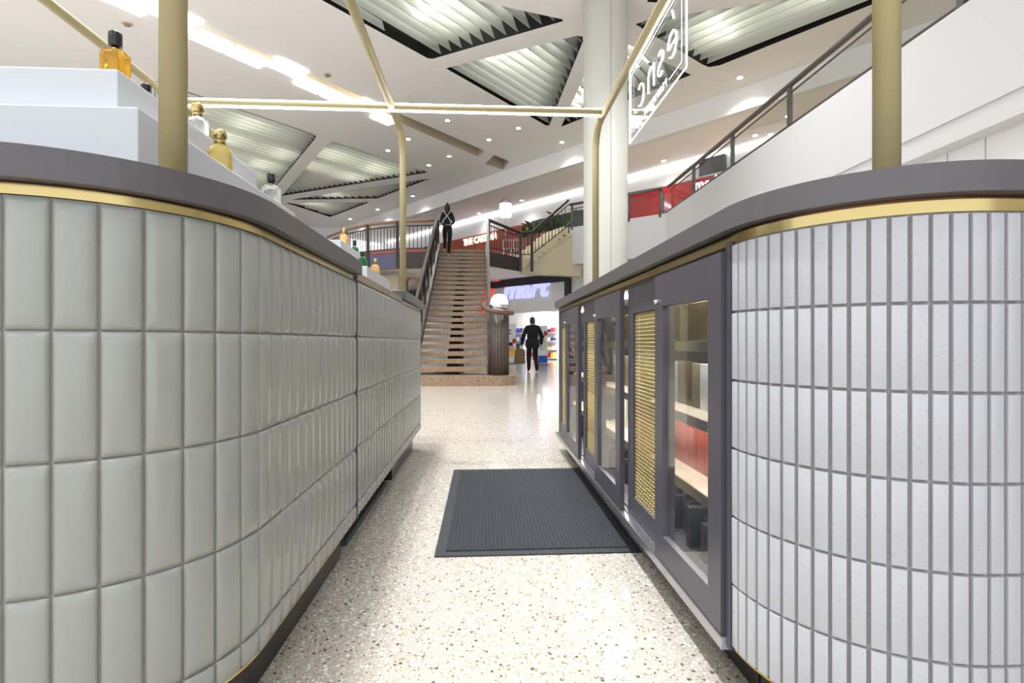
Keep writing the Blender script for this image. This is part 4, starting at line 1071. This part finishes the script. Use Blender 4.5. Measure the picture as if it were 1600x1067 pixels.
# man walking into the shop
J = dict(base_J); R = dict(base_R); E = list(base_E)
R['belly'] = (.19, .14); R['chest'] = (.20, .14); R['pelvis'] = (.18, .14)
limbs(J, R, E, -1, (-.335, .05, .86), (-.285, -.02, 1.13), (.185, 0, 1.385), (-.11, .06, .5), (-.12, -.03, .085), (-.13, .12, .045))
limbs(J, R, E, 1, (.30, .13, .88), (.285, -.02, 1.14), (.185, 0, 1.385), (.10, .05, .5), (.12, -.14, .10), (.13, 0, .045))
for q in 'LR': R['sh' + q] = .082; R['el' + q] = .075; R['wr' + q] = .05; R['kn' + q] = .085; R['an' + q] = .06
mb = at_z(832, 581, 0)
def zm(c):
    if c.z > 1.475: return 'skin'
    if c.z < .1: return 'shoe_dark'
    if c.z < .86 and abs(c.x) > .235: return 'skin'
    return 'black_cloth'
man, MM = person('person', (mb.x, mb.y, 0), 1.60, math.radians(4), J, E, R, 'person in a dark jacket walking into the shop with a brown bag', zm)
xf(lathe('hair', [(.07, -.11), (.082, -.075), (.087, -.02), (.084, .04), (.06, .085), (.005, .1)], (0, -.002, 1.635), 'grey_hair', man, 16, 1, 1.1), MM)
face(man, MM)
xf(box('jacket_hem', (-.21, -.16, .74), (.21, .15, 1.05), 'black_cloth', man, .08), MM)
bh = MM @ Vector((-.37, .03, .80))
bg = empty('carry_bag', (bh.x, bh.y, .3), 'brown carry bag held in the left hand of the walking man', 'bag')
bm = bmesh.new(); v = add_box(bm, (bh.x - .03, bh.y, .47), (.34, .16, .46), .25)
for q in v:
    if q.co.z > .6: q.co.x = bh.x - .03 + (q.co.x - bh.x + .03) * .75; q.co.y = bh.y + (q.co.y - bh.y) * .4
bmesh.ops.bevel(bm, geom=bm.edges[:], offset=.03, segments=2, affect='EDGES')
finish('bag_body', bm, 'brown_bag', bg)
tube('bag_handle', [(bh.x - .12, bh.y, .68), (bh.x - .05, bh.y, .80), (bh.x + .03, bh.y, .80), (bh.x + .08, bh.y, .68)], .012, 'brown_bag', bg, 8)
# woman climbing the stairs
J = dict(base_J); R = dict(base_R); E = list(base_E)
R['chest'] = (.14, .1); R['belly'] = (.115, .09); R['pelvis'] = (.15, .12)
limbs(J, R, E, -1, (-.10, .2, 1.08), (-.215, -.01, 1.13), (.15, 0, 1.40), (-.09, .16, .62), (-.09, -.02, .26), (-.09, .10, .20), fdir=(1, .2, 0))
limbs(J, R, E, 1, (.12, -.1, 1.02), (.215, -.06, 1.13), (.15, 0, 1.40), (.06, .02, .48), (.05, -.05, .085), (.05, .09, .045), fdir=(-1, -.15, 0))
kst = NST - 2; fb = (at_d(701, 400, 16.6).x, SY0 + (kst - 1) * RUN + .1, .2 + kst * RISE)
def zw(c):
    if c.z > 1.475: return 'skin'
    if c.z < .1 or (c.z < .26 and c.x < -.02): return 'shoe_pale'
    if abs(c.x) < .2 and .98 < c.z < 1.12 and (c.y > .16 or c.y < -.125): return 'skin'
    return 'black_cloth'
wm, WM = person('person', fb, 1.62, 0.0, J, E, R, 'person in black with crossed pale straps on the back climbing the stairs', zw)
xf(lathe('hair', [(.075, -.13), (.092, -.06), (.09, .03), (.068, .075), (.045, .095), (.034, .11), (.038, .13), (.03, .15), (.005, .16)], (0, -.01, 1.62), 'hair', wm, 16, 1, 1.1), WM)
face(wm, WM)
xf(tube('bag_strap', [(-.2, -.06, 1.06), (-.1, -.118, 1.2), (0, -.135, 1.32), (.1, -.10, 1.46)], .013, 'strap', wm, 6), WM)
xf(tube('bag_strap', [(.14, -.1, 1.02), (.08, -.125, 1.2), (0, -.135, 1.32), (-.1, -.10, 1.46)], .013, 'strap', wm, 6), WM)
